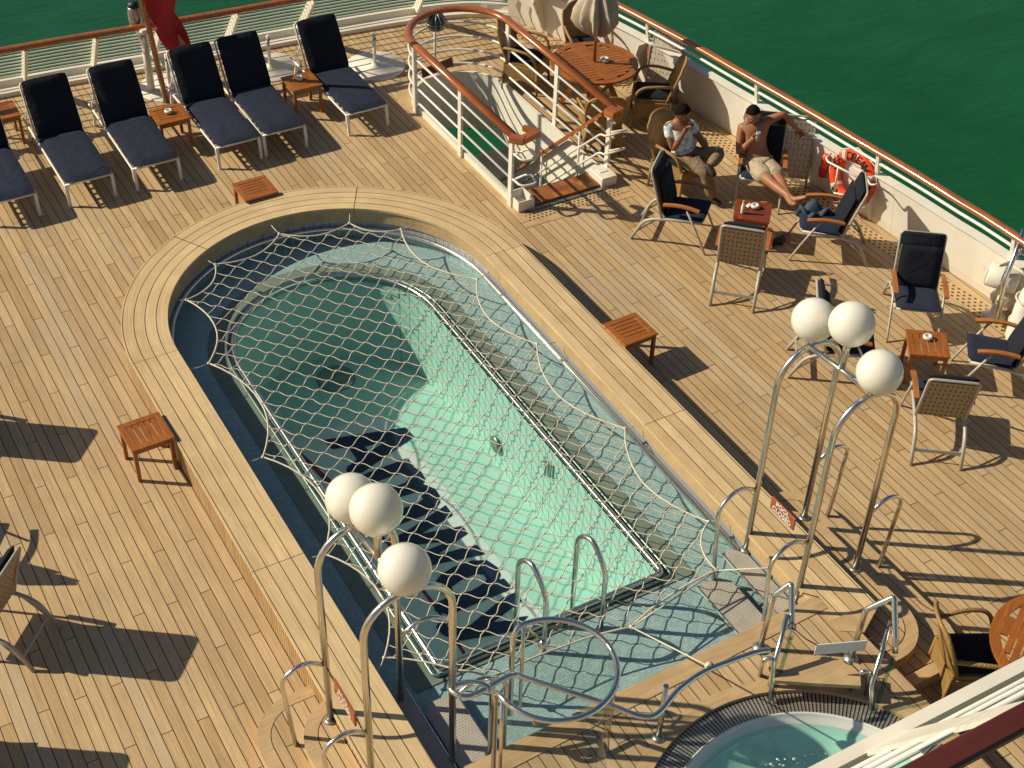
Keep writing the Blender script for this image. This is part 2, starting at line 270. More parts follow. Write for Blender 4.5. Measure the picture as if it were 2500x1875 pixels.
# ---------------- mesh building ----------------
V3=Vector
def fillet(pts,r,n=5,closed=False):
    """round the corners of a polyline"""
    pts=[V3(p) for p in pts]; out=[]; N=len(pts)
    for i,p in enumerate(pts):
        if not closed and (i==0 or i==N-1): out.append(p); continue
        a=pts[i-1]; b=pts[(i+1)%N]; da=a-p; db=b-p
        rr=min(r,da.length*.49,db.length*.49)
        if rr<1e-4: out.append(p); continue
        s=p+da.normalized()*rr; e=p+db.normalized()*rr
        for k in range(n+1):
            t=k/n; out.append(s*(1-t)**2+p*2*t*(1-t)+e*t*t)
    return out
def arc(c,r,a0,a1,n,z=0,ry=None):
    return [V3((c[0]+r*math.cos(a0+(a1-a0)*i/n),c[1]+(ry or r)*math.sin(a0+(a1-a0)*i/n),z)) for i in range(n+1)]
class MB:
    def __init__(s): s.v=[]; s.f=[]; s.sm=[]
    def add(s,vs,fs,smooth=False):
        o=len(s.v); s.v+= [V3(v) for v in vs]
        for f in fs: s.f.append([i+o for i in f]); s.sm.append(smooth)
        return s
    def box(s,c,d,R=None,bev=0.):
        x,y,z=d[0]/2,d[1]/2,d[2]/2; c=V3(c)
        b=min(bev,x*.6,y*.6,z*.6)
        if b<=0:
            vs=[(i*x,j*y,k*z) for i in (-1,1) for j in (-1,1) for k in (-1,1)]
            fs=[(0,1,3,2),(4,6,7,5),(0,4,5,1),(2,3,7,6),(0,2,6,4),(1,5,7,3)]
        else:
            vs=[];fs=[]
            prof=[(x-b,y,0),(x,y-b,0)]
            def ring(ix,iy,zz): return [(ix-b,iy,zz),(ix,iy-b,zz),(ix,-iy+b,zz),(ix-b,-iy,zz),(-ix+b,-iy,zz),(-ix,-iy+b,zz),(-ix,iy-b,zz),(-ix+b,iy,zz)]
            rings=[ring(x-b*.7,y-b*.7,-z),ring(x,y,-z+b),ring(x,y,z-b),ring(x-b*.7,y-b*.7,z)]
            for r_ in rings: vs+=r_
            for k in range(3):
                for i in range(8): j=(i+1)%8; fs.append((k*8+i,k*8+j,k*8+8+j,k*8+8+i)[::-1])
            fs.append(tuple(range(8))); fs.append(tuple(range(31,23,-1)))
        if R is not None: vs=[R@V3(v) for v in vs]
        return s.add([V3(v)+c for v in vs],fs)
    def bar(s,a,b,w,h,upv=(0,0,1)):
        a,b=V3(a),V3(b); d=(b-a); L=d.length; d=d/L; sx=d.cross(V3(upv)); 
        if sx.length<1e-4: sx=d.cross(V3((1,0,0)))
        sx.normalize(); sz=sx.cross(d); R=Matrix((d,sx,sz)).transposed()
        return s.box((a+b)/2,(L,w,h),R)
    def tube(s,pts,r,n=8,closed=False,cap=True,rad=None,flat=1.0):
        pts=[V3(p) for p in pts]; q=[pts[0]]
        for p in pts[1:]:
            if (p-q[-1]).length>1e-5: q.append(p)
        pts=q; N=len(pts); 
        if N<2: return s
        T=[]
        for i in range(N):
            if closed: t=pts[(i+1)%N]-pts[i-1]
            else: t=pts[min(i+1,N-1)]-pts[max(i-1,0)]
            T.append(t.normalized() if t.length>1e-9 else V3((0,0,1)))
        up_=V3((0,0,1)) if abs(T[0].z)<.9 else V3((1,0,0))
        nrm=(up_-T[0]*up_.dot(T[0])).normalized(); vs=[]; fs=[]
        for i in range(N):
            if i:
                nrm=nrm-T[i]*nrm.dot(T[i])
                nrm=nrm.normalized() if nrm.length>1e-6 else T[i].orthogonal().normalized()
            bi=T[i].cross(nrm); rr=rad[i] if rad else r
            for k in range(n):
                a=2*PI*k/n; vs.append(pts[i]+nrm*(rr*flat*math.cos(a))+bi*(rr*math.sin(a)))
        for i in range(N if closed else N-1):
            j=(i+1)%N
            for k in range(n): l=(k+1)%n; fs.append((i*n+k,i*n+l,j*n+l,j*n+k))
        s.add(vs,fs,True)
        if cap and not closed:
            o=len(s.v)-len(vs); s.f.append([o+k for k in range(n)][::-1]); s.sm.append(False)
            s.f.append([o+(N-1)*n+k for k in range(n)]); s.sm.append(False)
        return s
    def lathe(s,prof,c=(0,0,0),n=24,R=None,smooth=True,open_=False):
        c=V3(c); vs=[];fs=[]
        for r_,z in prof:
            for k in range(n):
                v=V3((r_*math.cos(2*PI*k/n),r_*math.sin(2*PI*k/n),z)); vs.append((R@v if R else v)+c)
        for i in range(len(prof)-1):
            for k in range(n): l=(k+1)%n; fs.append((i*n+k,i*n+l,(i+1)*n+l,(i+1)*n+k))
        s.add(vs,fs,smooth)
        o=len(s.v)-len(vs)
        if prof[0][0]>1e-4 and not open_: s.f.append([o+k for k in range(n)][::-1]); s.sm.append(False)
        if prof[-1][0]>1e-4: s.f.append([o+(len(prof)-1)*n+k for k in range(n)]); s.sm.append(False)
        return s
    def ball(s,c,r,n=24,m=14,sc=(1,1,1),R=None):
        pr=[]
        c=V3(c); vs=[];fs=[]
        for i in range(m+1):
            t=-PI/2+PI*i/m
            for k in range(n):
                a=2*PI*k/n; v=V3((r*sc[0]*math.cos(t)*math.cos(a),r*sc[1]*math.cos(t)*math.sin(a),r*sc[2]*math.sin(t))); vs.append((R@v if R else v)+c)
        for i in range(m):
            for k in range(n): l=(k+1)%n; fs.append((i*n+k,i*n+l,(i+1)*n+l,(i+1)*n+k))
        return s.add(vs,fs,True)
    def prism(s,poly,z0,z1,holes=(),caps=(1,1)):
        loops=[[V3((p[0],p[1],0)) for p in poly]]+[[V3((p[0],p[1],0)) for p in h] for h in holes]
        tri=tessellate_polygon(loops); flat=[p for l in loops for p in l]; n=len(flat)
        vs=[V3((p.x,p.y,z1)) for p in flat]+[V3((p.x,p.y,z0)) for p in flat]; fs=[]
        for t in tri:
            a,b,c_=[flat[i] for i in t]; cr=(b-a).cross(c_-a).z
            t=list(t) if cr>0 else list(t)[::-1]
            if caps[0]: fs.append(t)
            if caps[1]: fs.append([i+n for i in t][::-1])
        o=0
        for li,l in enumerate(loops):
            m=len(l); area=sum(l[i-1].x*l[i].y-l[i].x*l[i-1].y for i in range(m)); flip=(area<0)!=(li>0)
            if abs(z1-z0)>1e-6:
                for i in range(m):
                    a,b=o+i,o+(i+1)%m; q=[a,a+n,b+n,b]
                    fs.append(q if not flip else q[::-1])
            o+=m
        return s.add(vs,fs)
    def strip(s,A,B,smooth=False):
        """ruled band between two equal polylines"""
        n=len(A); return s.add(list(A)+list(B),[(i,i+1,n+i+1,n+i) for i in range(n-1)],smooth)
    def sheet(s,grid,t,smooth=True):
        """thick sheet from a grid of points (rows of rows)"""
        m=len(grid);n=len(grid[0]); P=[V3(p) for r_ in grid for p in r_]; N=[]
        for i in range(m):
            for j in range(n):
                a=P[min(i+1,m-1)*n+j]-P[max(i-1,0)*n+j]; b=P[i*n+min(j+1,n-1)]-P[i*n+max(j-1,0)]
                c=a.cross(b); N.append(c.normalized() if c.length>1e-9 else V3((0,0,1)))
        top=[p+q*t/2 for p,q in zip(P,N)]; bot=[p-q*t/2 for p,q in zip(P,N)]; k=m*n; fs=[]
        for i in range(m-1):
            for j in range(n-1):
                a=i*n+j; f=(a,a+1,a+n+1,a+n); fs.append(f[::-1]); fs.append([x+k for x in f])
        def side(l):
            for a,b in zip(l[:-1],l[1:]): fs.append((a,b,b+k,a+k))
        side([j for j in range(n)]); side([i*n+n-1 for i in range(m)]); side([(m-1)*n+j for j in range(n)][::-1]); side([i*n for i in range(m)][::-1])
        return s.add(top+bot,fs,smooth)
    def build(s,name,mat,parent=None,off=None):
        me=bpy.data.meshes.new(name); o_=V3((0,0,0))
        if off is not None: o_=V3(off)
        elif parent is not None:
            q=parent; 
            while q is not None: o_=o_+q.location; q=q.parent
        me.from_pydata([v-o_ for v in s.v],[],s.f); me.polygons.foreach_set('use_smooth',s.sm); me.update()
        me.materials.append(mat if not isinstance(mat,str) else M[mat])
        ob=bpy.data.objects.new(name,me); COL.objects.link(ob)
        if parent is not None: ob.parent=parent
        return ob
def tag(o,label=None,cat=None,group=None,kind=None):
    if label: o['label']=label
    if cat: o['category']=cat
    if group: o['group']=group
    if kind: o['kind']=kind
    return o
def thing(name,label,cat,loc=(0,0,0),rz=0,group=None):
    o=bpy.data.objects.new(name,None); COL.objects.link(o); o.location=loc; o.rotation_euler=(0,0,rz); o.empty_display_size=.2
    return tag(o,label,cat,group)
def solo(mb,name,mat,label,cat,group=None,loc=None):
    """a thing that is one mesh, its origin at loc"""
    o=mb.build(name,mat,None,off=loc or (0,0,0)); 
    if loc: o.location=loc
    return tag(o,label,cat,group)
def dup(o,loc,rz,label,group=None,parent=None):
    c=o.copy(); COL.objects.link(c); c.location=loc; c.rotation_euler=(0,0,rz)
    if label: c['label']=label
    if group: c['group']=group
    def rec(a,b):
        for ch in [x for x in a.children]:
            d=ch.copy(); COL.objects.link(d); d.parent=b; rec(ch,d)
    rec(o,c); return c
def text_mesh(body,size,extr=.001,align='CENTER'):
    cu=bpy.data.curves.new('lettering','FONT'); cu.body=body; cu.size=size; cu.extrude=extr; cu.align_x=align; cu.align_y='CENTER'; cu.offset=size*.02
    ob=bpy.data.objects.new('tmp',cu); COL.objects.link(ob); dg=bpy.context.evaluated_depsgraph_get(); me=bpy.data.meshes.new_from_object(ob.evaluated_get(dg))
    vs=[v.co.copy() for v in me.vertices]; fs=[list(p.vertices) for p in me.polygons]
    bpy.data.objects.remove(ob); bpy.data.curves.remove(cu); bpy.data.meshes.remove(me); return vs,fs
# ---------------- the setting ----------------
OUT=[(-9,18.6),(-5,19.35),(0,19.72),(3.05,19.67),(5.5,19.46),(7.8,19.3),(9.3,19.15),(10.25,18.95),(10.85,18.55),(11.15,17.9),(11.5,16.6),(11.8,14.96),(11.93,13.94),(12.08,12.8),(12.2,11.68),(12.3,10.8),(12.36,10.),(12.42,9.2),(12.5,6),(12.5,-3)]
def smoothpl(pts,n=4):
    P=[V3((*p,0)) if len(p)==2 else V3(p) for p in pts]; out=[]
    for i in range(len(P)-1):
        a=P[max(i-1,0)];b=P[i];c=P[i+1];d=P[min(i+2,len(P)-1)]
        for k in range(n):
            t=k/n; out.append(.5*((2*b)+(c-a)*t+(2*a-5*b+4*c-d)*t*t+(3*b-a-3*c+d)*t**3))
    out.append(P[-1]); return out
EDGE=smoothpl(OUT,3)
bpyplane=MB().add([(-400,-300,-6.5),(500,-300,-6.5),(500,900,-6.5),(-400,900,-6.5)],[(0,1,2,3)])
tag(bpyplane.build('sea','sea'),kind='structure')
def offs(pl,d):
    out=[]
    for i,p in enumerate(pl):
        t=(pl[min(i+1,len(pl)-1)]-pl[max(i-1,0)]).normalized(); out.append(p+V3((-t.y,t.x,0))*d)   # d>0: outboard (left of travel)
    return out
R_OUT=2.46; R_IN=1.94
def stadium(r,y0,n=40,cx=CX,cy=CY): return [V3((cx+r,y0,0))]+arc((cx,cy),r,0,PI,n)+[V3((cx-r,y0,0))]
poolhole=[V3((7.20,-2.5,0)),V3((7.20,5.90,0)),V3((CX+R_OUT-.06,5.90,0))]+arc((CX,CY),R_OUT-.06,0,PI,40)+[V3((CX-R_OUT+.06,-2.5,0))]
SX0,SX1,SY0,SYC=8.27,9.67,13.72,16.62; SCX=(SX0+SX1)/2; SR=(SX1-SX0)/2
swell=[V3((SX1,SY0,0))]+arc((SCX,SYC),SR,0,PI,20)+[V3((SX0,SY0,0))]
outer=[V3((-9,-3,0))]+[V3((12.6,-3,0))]+[p for p in offs(EDGE,.10)][::-1]
tag(MB().prism(outer,-.12,0,holes=[poolhole[::-1],swell[::-1]]).build('deck','deck'),kind='structure')
# white deck edge: hull side below the deck, seen only from outside
h=MB(); E0=offs(EDGE,.10); E1=offs(EDGE,.12); h.strip([V3((p.x,p.y,.0)) for p in E0],[V3((p.x,p.y,-.3)) for p in E1]); h.strip([V3((p.x,p.y,-3.6)) for p in E1],[V3((p.x,p.y,-6.6)) for p in offs(EDGE,.1)])
tag(h.build('ship_side','white',None),'white side of the ship dropping to the green water','ship hull')
# teak margins round the pool, round the stairwell
tag(MB().prism([(8.12,13.30),(9.82,13.30),(9.82,13.42),(8.12,13.42)],.002,.005).build('deck_margin','margin'),kind='structure')
mg=MB(); mg.prism([(8.12,13.43),(8.25,13.43),(8.25,16.7),(8.12,16.7)],.002,.005); mg.prism([(9.69,13.43),(9.82,13.43),(9.82,16.7),(9.69,16.7)],.002,.005)
tag(mg.build('deck_margin','marginy'),kind='structure')
mg=MB(); a=[p for p in arc((SCX,SYC+.08),SR+.02,0,PI,20)]; b=[p for p in arc((SCX,SYC+.08),SR+.22,0,PI,20)]; mg.prism(a+b[::-1],.002,.005); tag(mg.build('deck_margin','margin'),kind='structure')
# ---- stern railing, starboard bulwark
i_corner=min(range(len(EDGE)),key=lambda i:(EDGE[i]-V3((10.9,18.5,0))).length)
ST=EDGE[:i_corner+1]; SB=EDGE[i_corner:]
t=thing('stern_railing','white stern railing of thin horizontal bars under a curved brown teak rail','railing',(3,19.6,0))
def lvl(pl,inn,z): return [V3((p.x,p.y,z)) for p in offs(pl,inn)]
cb=MB(); A0=lvl(ST,0.0,.004);A1=lvl(ST,0.0,.07);A2=lvl(ST,.17,.08);A3=lvl(ST,.19,.17);A4=lvl(ST,.25,.17);A5=lvl(ST,.12,-.3)
for a,b in ((A0,A1),(A1,A2),(A2,A3),(A3,A4),(A4,A5)): cb.strip(b,a)
cb.build('white_sill','white',t)
NB=8
for k in range(NB):
    s=(k+.4)/NB; z=.19+(1.03-.19)*s; inn=.22+(-.66-.22)*s
    MB().tube(lvl(ST,inn,z),.0125,6).build('rail_bar','white2',t)
MB().tube(lvl(ST,-.76,1.10),.062,10,flat=.75).build('teak_handrail','varnish',t)
# stanchions: tapered web plates
L=[0]; 
for a,b in zip(ST[:-1],ST[1:]): L.append(L[-1]+(b-a).length)
def at_len(pl,Ls,s):
    for i in range(len(pl)-1):
        if Ls[i+1]>=s: 
            f=(s-Ls[i])/(Ls[i+1]-Ls[i]); return pl[i].lerp(pl[i+1],f),(pl[i+1]-pl[i]).normalized()
    return pl[-1],(pl[-1]-pl[-2]).normalized()
for px in (60,235,385,565,737,1010,1245):
    xw=GY((px,60 if px>600 else 130),19.3).x
    j=min(range(len(ST)-1),key=lambda i:abs(ST[i].x-xw)); f=(xw-ST[j].x)/(ST[j+1].x-ST[j].x); p=ST[j].lerp(ST[j+1],f); tt=(ST[j+1]-ST[j]).normalized(); nn=V3((-tt.y,tt.x,0))
    m=MB(); th=.02
    q=[(p+nn*.02,.16),(p-nn*.80,1.05),(p-nn*.62,1.07),(p+nn*.24,.17)]
    vs=[V3((a.x,a.y,z))+tt*s for s in (-th,th) for a,z in q]; m.add(vs,[(0,1,2,3),(7,6,5,4),(0,4,5,1),(1,5,6,2),(2,6,7,3),(3,7,4,0)])
    m.build('stanchion','white',t)
t=thing('bulwark','solid cream painted bulwark along the ship side under a varnished teak rail','bulwark',(12.1,11,0))
m=MB(); B0=lvl(SB,0,.004);B1=lvl(SB,-.03,.12);B2=lvl(SB,-.13,.74);B3=lvl(SB,-.17,.76);B4=lvl(SB,-.02,.77);B5=lvl(SB,-.02,.70);B6=lvl(SB,.1,-.3)
for a,b in ((B0,B1),(B1,B2)): m.strip(b,a)
m.build('panel','cream',t)
m=MB()
for a,b in ((B2,B3),(B3,B4),(B4,B5),(B5,B6)): m.strip(b,a)
m.build('top_ledge','white',t)
MB().tube(lvl(SB,-.13,.935),.021,8).build('rail_bar','white2',t)
MB().tube(lvl(SB,-.16,1.10),.062,10,flat=.72).build('teak_handrail','varnish',t)
for yy in (17.9,15.75,13.55,11.35,9.15,6.9):
    j=min(range(len(SB)-1),key=lambda i:abs(SB[i].y-yy)); p=SB[j]; tt=(SB[j+1]-SB[j]).normalized(); f=(yy-SB[j].y)/(SB[j+1].y-SB[j].y); p=SB[j].lerp(SB[j+1],f); nn=V3((-tt.y,tt.x,0))
    m=MB(); a=p-nn*.10; b=p-nn*.15; m.bar(V3((a.x,a.y,.76)),V3((b.x,b.y,1.07)),.05,.05); m.build('stanchion','white',t)
    m=MB(); q=[(p-nn*.02,.05),(p-nn*.06,.05),(p-nn*.34,.62),(p-nn*.30,.74),(p-nn*.12,.74)]
    vs=[V3((c_.x,c_.y,z))+tt*s for s in (-.008,.008) for c_,z in q]; m.add(vs,[(0,1,2,3,4),(9,8,7,6,5)]+[(i,5+i,5+(i+1)%5,(i+1)%5) for i in range(5)]); m.build('bracket','white',t)
# grating along the waterway
g=[p for p in SB if p.y>8.3 or 1]; ga=offs(SB,-.14); gb=offs(SB,-.40); m=MB()
m.add([V3((p.x,p.y,.005)) for p in ga]+[V3((p.x,p.y,.005)) for p in gb],[(i,i+1,len(ga)+i+1,len(ga)+i)[::-1] for i in range(len(ga)-1)])
M['grate2']=hole_mat('waterway_grating',(.55,.38,.20),(.03,.02,.01),.085,.062,.42,.45,ang=math.radians(98))
tag(m.build('waterway_grating','grate2'),kind='structure')
# ---------------- swimming pool ----------------
YEND=6.20      # near end of the pool (platform begins)
pool=thing('swimming_pool','long round-ended swimming pool sunk in the teak deck with mint green tank','swimming pool',(CX,9,0))
m=MB(); m.prism([V3((CX+R_OUT,5.95,0))]+arc((CX,CY),R_OUT,0,PI,64)+[V3((CX-R_OUT,-2,0)),V3((CX-R_IN,-2,0))]+arc((CX,CY),R_IN,PI,0,64)+[V3((CX+R_IN,5.95,0))],.368,.40); m.build('coping','cop',pool)
m=MB(); a=[V3((7.235,-2,0)),V3((7.235,5.93,0)),V3((CX+R_OUT-.012,5.98,0))]+arc((CX,CY),R_OUT-.012,0,PI,64)+[V3((CX-R_OUT+.012,-2,0))]; m.strip([V3((p.x,p.y,.370)) for p in a],[V3((p.x,p.y,-.02)) for p in a]); m.build('fascia','fascia',pool)
m=MB(); a=stadium(R_IN+.012,YEND,64); m.strip([V3((p.x,p.y,.2)) for p in a],[V3((p.x,p.y,.37)) for p in a]); m.build('inner_board','margin',pool)
a=stadium(R_IN+.03,YEND,64); m=MB(); m.strip([V3((p.x,p.y,-.06)) for p in a],[V3((p.x,p.y,.2)) for p in a]); m.build('inner_wall','tile',pool)
MB().tube([V3((p.x,p.y,.105)) for p in stadium(R_IN-.015,YEND,64)],.028,8).build('perimeter_pipe','chrome',pool)
BX0,BX1,BY0,BYC=3.84,6.30,7.50,12.35; BC=(BX0+BX1)/2; BR=(BX1-BX0)/2
def basin(r): return [V3((BC+r,BY0+(BR-r),0))]+arc((BC,BYC),r,0,PI,48)+[V3((BC-r,BY0+(BR-r),0))]
m=MB(); m.prism(stadium(R_IN+.05,YEND-.1,64),-.09,-.05,holes=[basin(BR)[::-1]]); m.build('tiled_ledge','tile',pool)
gs=MB(); o_=[V3((BC+BR+.30,BY0-.12,0))]+arc((BC,BYC),BR+.30,0,PI,48)+[V3((BC-BR-.30,BY0-.12,0))]; i_=[V3((BC+BR+.06,BY0-.055,0))]+arc((BC,BYC),BR+.06,0,PI,48)+[V3((BC-BR-.06,BY0-.055,0))]
gs.prism(o_,-.048,-.038,holes=[i_[::-1]]); gs.build('rim_band','rimgrey',pool)  # flat grey-brown band round the tank rim
rimp=fillet([V3((BX1,BYC,0)),V3((BX1,BY0,0)),V3((BX0,BY0,0)),V3((BX0,BYC,0))],.06,5)
rimall=[V3((p.x,p.y,.0)) for p in arc((BC,BYC),BR,0,PI,48)]+[V3((p.x,p.y,.0)) for p in rimp[::-1][1:-1]]
MB().tube(rimall,.032,8,closed=True).build('rim_pipe','chrome',pool)
rim2=[V3((BC+(p.x-BC)*1.065,BYC+(p.y-BYC)*(1.065 if p.y>BYC else 1.012),-.02)) for p in rimall]
MB().tube(rim2,.016,6,closed=True).build('rim_pipe','steel',pool)
FZ=-1.28
a=basin(BR)+[V3((BX1,BY0,0))]
m=MB(); lip=[V3((p.x,p.y,-.045)) for p in a]; bt=[V3((p.x,p.y,FZ)) for p in a]; m.strip(bt,lip); m.build('tank_wall','mintwall',pool)
m=MB(); m.prism(basin(BR),FZ-.02,FZ); m.build('tank_floor','mint',pool)
# painted lettering on the tank floor
m1=lambda x,y:G((700+x/5.185,980+y/5.185),FZ+.008); m2=lambda x,y:G((900+x/4.367,1220+y/4.367),FZ+.008)
def flat(polys,z,holes=()):
    mb=MB(); 
    for p in polys: mb.prism(p,z-.003,z)
    return mb
band=[m1(90,500),m1(1150,140),m1(1230,190),m1(1340,320),m1(1500,530),m1(1750,750),m1(2074,1180),m2(1120,290),m2(1400,650),m2(1640,960),m2(1765,1100),m2(1850,1230)]
bx=[V3((p.x,max(p.y,BY0+.03),0)) for p in band]+[V3((6.0,BY0+.02,0)),V3((BX0+.02,BY0+.02,0)),V3((BX0+.02,band[0].y-.05,0))]
flat([bx],FZ+.004).build('painted_panel','whitep',pool)
red=[m1(-10,500),m1(60,530),m1(590,1020),m1(640,1120),m2(165,395),m2(245,475),m2(470,800),m2(680,1065),m2(790,1235),m2(960,1500),m2(1060,1680),m2(1030,1690),m2(920,1505),m2(780,1260),m2(640,1070),m2(430,800),m2(200,480),m1(560,1060),m1(430,960),m1(180,700)]
flat([[V3((p.x,p.y,0)) for p in red]],FZ+.008).build('red_stripe','redp',pool)
Lt=MB()
def letter(out,holes=()):
    Lt.prism([V3((p.x,p.y,0)) for p in out],FZ+.009,FZ+.012,holes=[[V3((p.x,p.y,0)) for p in h_] for h_ in holes])
letter([m1(*p) for p in ((475,487),(1500,330),(1605,445),(1490,530),(1010,865),(960,900),(755,900),(765,825),(820,795),(890,735),(780,580),(580,605))],[[m1(*p) for p in ((990,575),(1280,495),(1045,638))]])
letter([m1(*p) for p in ((800,1010),(1030,902),(1530,718),(1610,832),(1700,890),(1748,980),(1725,1050),(1780,1065),(1880,1110),(1930,1190),(1938,1280),(1870,1370),(1740,1440),(1480,1540),(1200,1660),(1100,1640),(1300,1520),(1470,1350),(1650,1300),(1725,1240),(1690,1160),(1640,1145),(1460,1205),(1100,1340),(1050,1260),(1340,1095),(1500,1030),(1542,985),(1520,935),(1440,912),(1180,1000),(900,1120))])
letter([m2(*p) for p in ((200,440),(400,340),(820,60),(895,165),(560,365),(1000,280),(1055,360),(960,425),(730,590),(1150,480),(1225,565),(1235,582),(690,695),(450,760),(380,650),(620,540),(870,440),(520,475),(330,520))])
letter([m2(*p) for p in ((700,900),(760,810),(900,720),(1100,650),(1260,645),(1370,720),(1405,800),(1385,855),(1440,840),(1535,945),(1000,1170),(860,1230),(700,1180),(720,1100),(850,1040),(720,950))],[[m2(*p) for p in ((885,930),(1000,850),(1150,790),(1230,795),(1262,850),(1230,890),(1100,970),(970,1010),(900,985))][::-1]])
letter([m2(*p) for p in ((1570,985),(1630,1080),(1330,1305),(1480,1290),(1620,1250),(1700,1240),(1550,1400),(1300,1450),(1000,1500),(910,1490),(790,1440),(720,1360),(760,1290),(905,1330),(950,1355),(1000,1372),(1080,1340),(1200,1240),(1440,1040))])
Lt.build('painted_lettering','navyp',pool)
m=MB(); dc=G((820,925),FZ); m.lathe([(.0,FZ+.05),(.20,FZ+.05),(.23,FZ+.035),(.25,FZ+.003)],(dc.x,dc.y,0),28); m.build('floor_drain','steel',pool)
for p_,r_ in (((1210,1085),.075),):
    w=GX(p_,6.27); m=MB(); m.lathe([(0,.0),(.11,.0),(.11,.015),(.0,.016)],(w.x,w.y,w.z),20,Matrix.Rotation(-PI/2,3,'Y')); m.build('wall_light','steel',pool)
m=MB()
for p_ in ((1331,1142),(1343,1150)):
    w=GX(p_,6.27); m.box(w,(.02,.03,.22))
m.build('wall_inlet','steel',pool)
wm=MB().prism([p for p in stadium(R_IN+.02,YEND,64)],.018,.020,caps=(1,0)); tag(wm.build('pool_water','poolwater'),kind='structure')
# grit steps inside the pool at both sides
for sgn in (-1,1):
    for (a,b,y1,z) in ((1.94,1.72,7.32,.16),(1.66,1.32,7.16,.055)):
        x0,x1=sorted((CX+sgn*a,CX+sgn*b)); c=.1; pl=[(x0,YEND),(x1,YEND),(x1,y1-(c if sgn>0 else 0)),(x1-(c if sgn>0 else 0),y1),(x0+(c if sgn<0 else 0),y1),(x0,y1-(c if sgn<0 else 0))]
        m=MB().prism(pl,z-.03,z); m.build('entry_step','step',pool)
        e=CX+sgn*b; m=MB().bar((e,YEND,z-.008),(e,y1,z-.008),.012,.03); m.build('step_nosing','chrome',pool)
# ---------------- spa platform ----------------
PZ=.40
SC=V3((5.60,4.20,0)); SRO=1.50; SRI=1.30
plat=thing('spa_platform','raised teak platform around the round spa at the near end of the pool','platform',(5.2,4,0))
po=[(3.21,6.20),(3.21,-2),(7.25,-2),(7.25,5.75),(7.16,5.948),(7.16,6.2)]
m=MB().prism([(x,y) for x,y in po][::-1],.33,PZ-.002,holes=[[SC+V3((1.60*math.cos(a),1.60*math.sin(a),0)) for a in [2*PI*k/72 for k in range(72)]][::-1]]); m.build('deck_boards','deck',plat)
m=MB().prism([(3.21,5.99),(3.21,6.202),(7.16,6.30),(7.16,6.13)][::-1],PZ,PZ+.006); m.build('edge_board','margin',plat)
m=MB().prism([(3.21,6.205),(7.16,6.205),(7.16,6.22),(3.21,6.22)],-.09,PZ-.01); m.build('edge_face','tile',plat)
MB().prism([(7.08,5.86),(7.262,5.74),(7.60,5.93),(7.60,5.956),(7.08,6.0)],.372,.4075).build('corner_board','marginy',plat)
m=MB(); n=72; ring=lambda r,z:[SC+V3((r*math.cos(2*PI*k/n),r*math.sin(2*PI*k/n),z)) for k in range(n)]
m.prism(ring(1.63,0),PZ-.03,PZ+.006,holes=[ring(SRO,0)[::-1]]); m.build('ring_board','margin',plat)
# spa
spa=thing('spa','round white whirlpool spa with steel grating rim and aqua water','spa',(SC.x,SC.y,0))
def spamat():
    mt,nt,b=nodes('perforated_steel_grating'); P=sep(nt,pos(nt)); dx=MN(nt,'SUBTRACT',P[0],SC.x); dy=MN(nt,'SUBTRACT',P[1],SC.y)
    R=MN(nt,'SQRT',MN(nt,'ADD',MN(nt,'MULTIPLY',dx,dx),MN(nt,'MULTIPLY',dy,dy))); A=MN(nt,'MULTIPLY',MN(nt,'ARCTAN2',dy,dx),1.42/.034)
    fa=MN(nt,'FRACT',A); fr=MN(nt,'FRACT',MN(nt,'DIVIDE',R,.028)); gap=MN(nt,'LESS_THAN',fa,.38); hole=MN(nt,'MULTIPLY',MN(nt,'LESS_THAN',fr,.22),MN(nt,'GREATER_THAN',fa,.6))
    c=mixc(nt,MN(nt,'MAXIMUM',gap,hole),(.52,.49,.44),(.05,.045,.04)); nt.links.new(c,b.inputs['Base Color']); b.inputs['Metallic'].default_value=.6; b.inputs['Roughness'].default_value=.35
    bump(nt,b,MN(nt,'MAXIMUM',gap,hole),-.6,.006); return mt
M['spa_grate']=spamat()
m=MB().prism(ring(SRO,0),PZ-.05,PZ-.03,holes=[ring(SRI,0)[::-1]]); m.build('grating','spa_grate',spa)
M['tub']=plain('spa_tub',(.72,.72,.68),.25,var=.03)
m=MB(); m.lathe([(SRI,PZ-.04),(SRI-.02,PZ-.01),(SRI-.03,PZ-.03),(SRI-.05,PZ-.07),(SRI-.11,PZ-.11),(SRI-.14,PZ-.16),(SRI-.42,PZ-.34),(.0,PZ-.40)],(SC.x,SC.y,0),72,None,True,True); m.build('tub','tub',spa)
m=MB(); m.lathe([(SRI-.115,PZ-.112),(SRI-.145,PZ-.150),(SRI-.42,PZ-.325),(.0,PZ-.385)],(SC.x,SC.y,0),72,None,True,True); M['spamint']=plain('spa_aqua_lining',(.66,.76,.70),.3); m.build('tub_well','spamint',spa)
w=MB().prism(ring(SRI-.085,0),PZ-.092,PZ-.090,caps=(1,0)); tag(w.build('spa_water','spawater'),kind='structure')
fo=MB(); random.seed(3)
for k in range(260):
    a=random.uniform(.2,1.9); r_=random.uniform(.3,.9); fo.ball((SC.x+r_*math.cos(a)+.1,SC.y+r_*math.sin(a),PZ-.089),random.uniform(.006,.018),6,4,(1,1,.4))
tag(fo.build('spa_foam','ceramic'),kind='stuff')
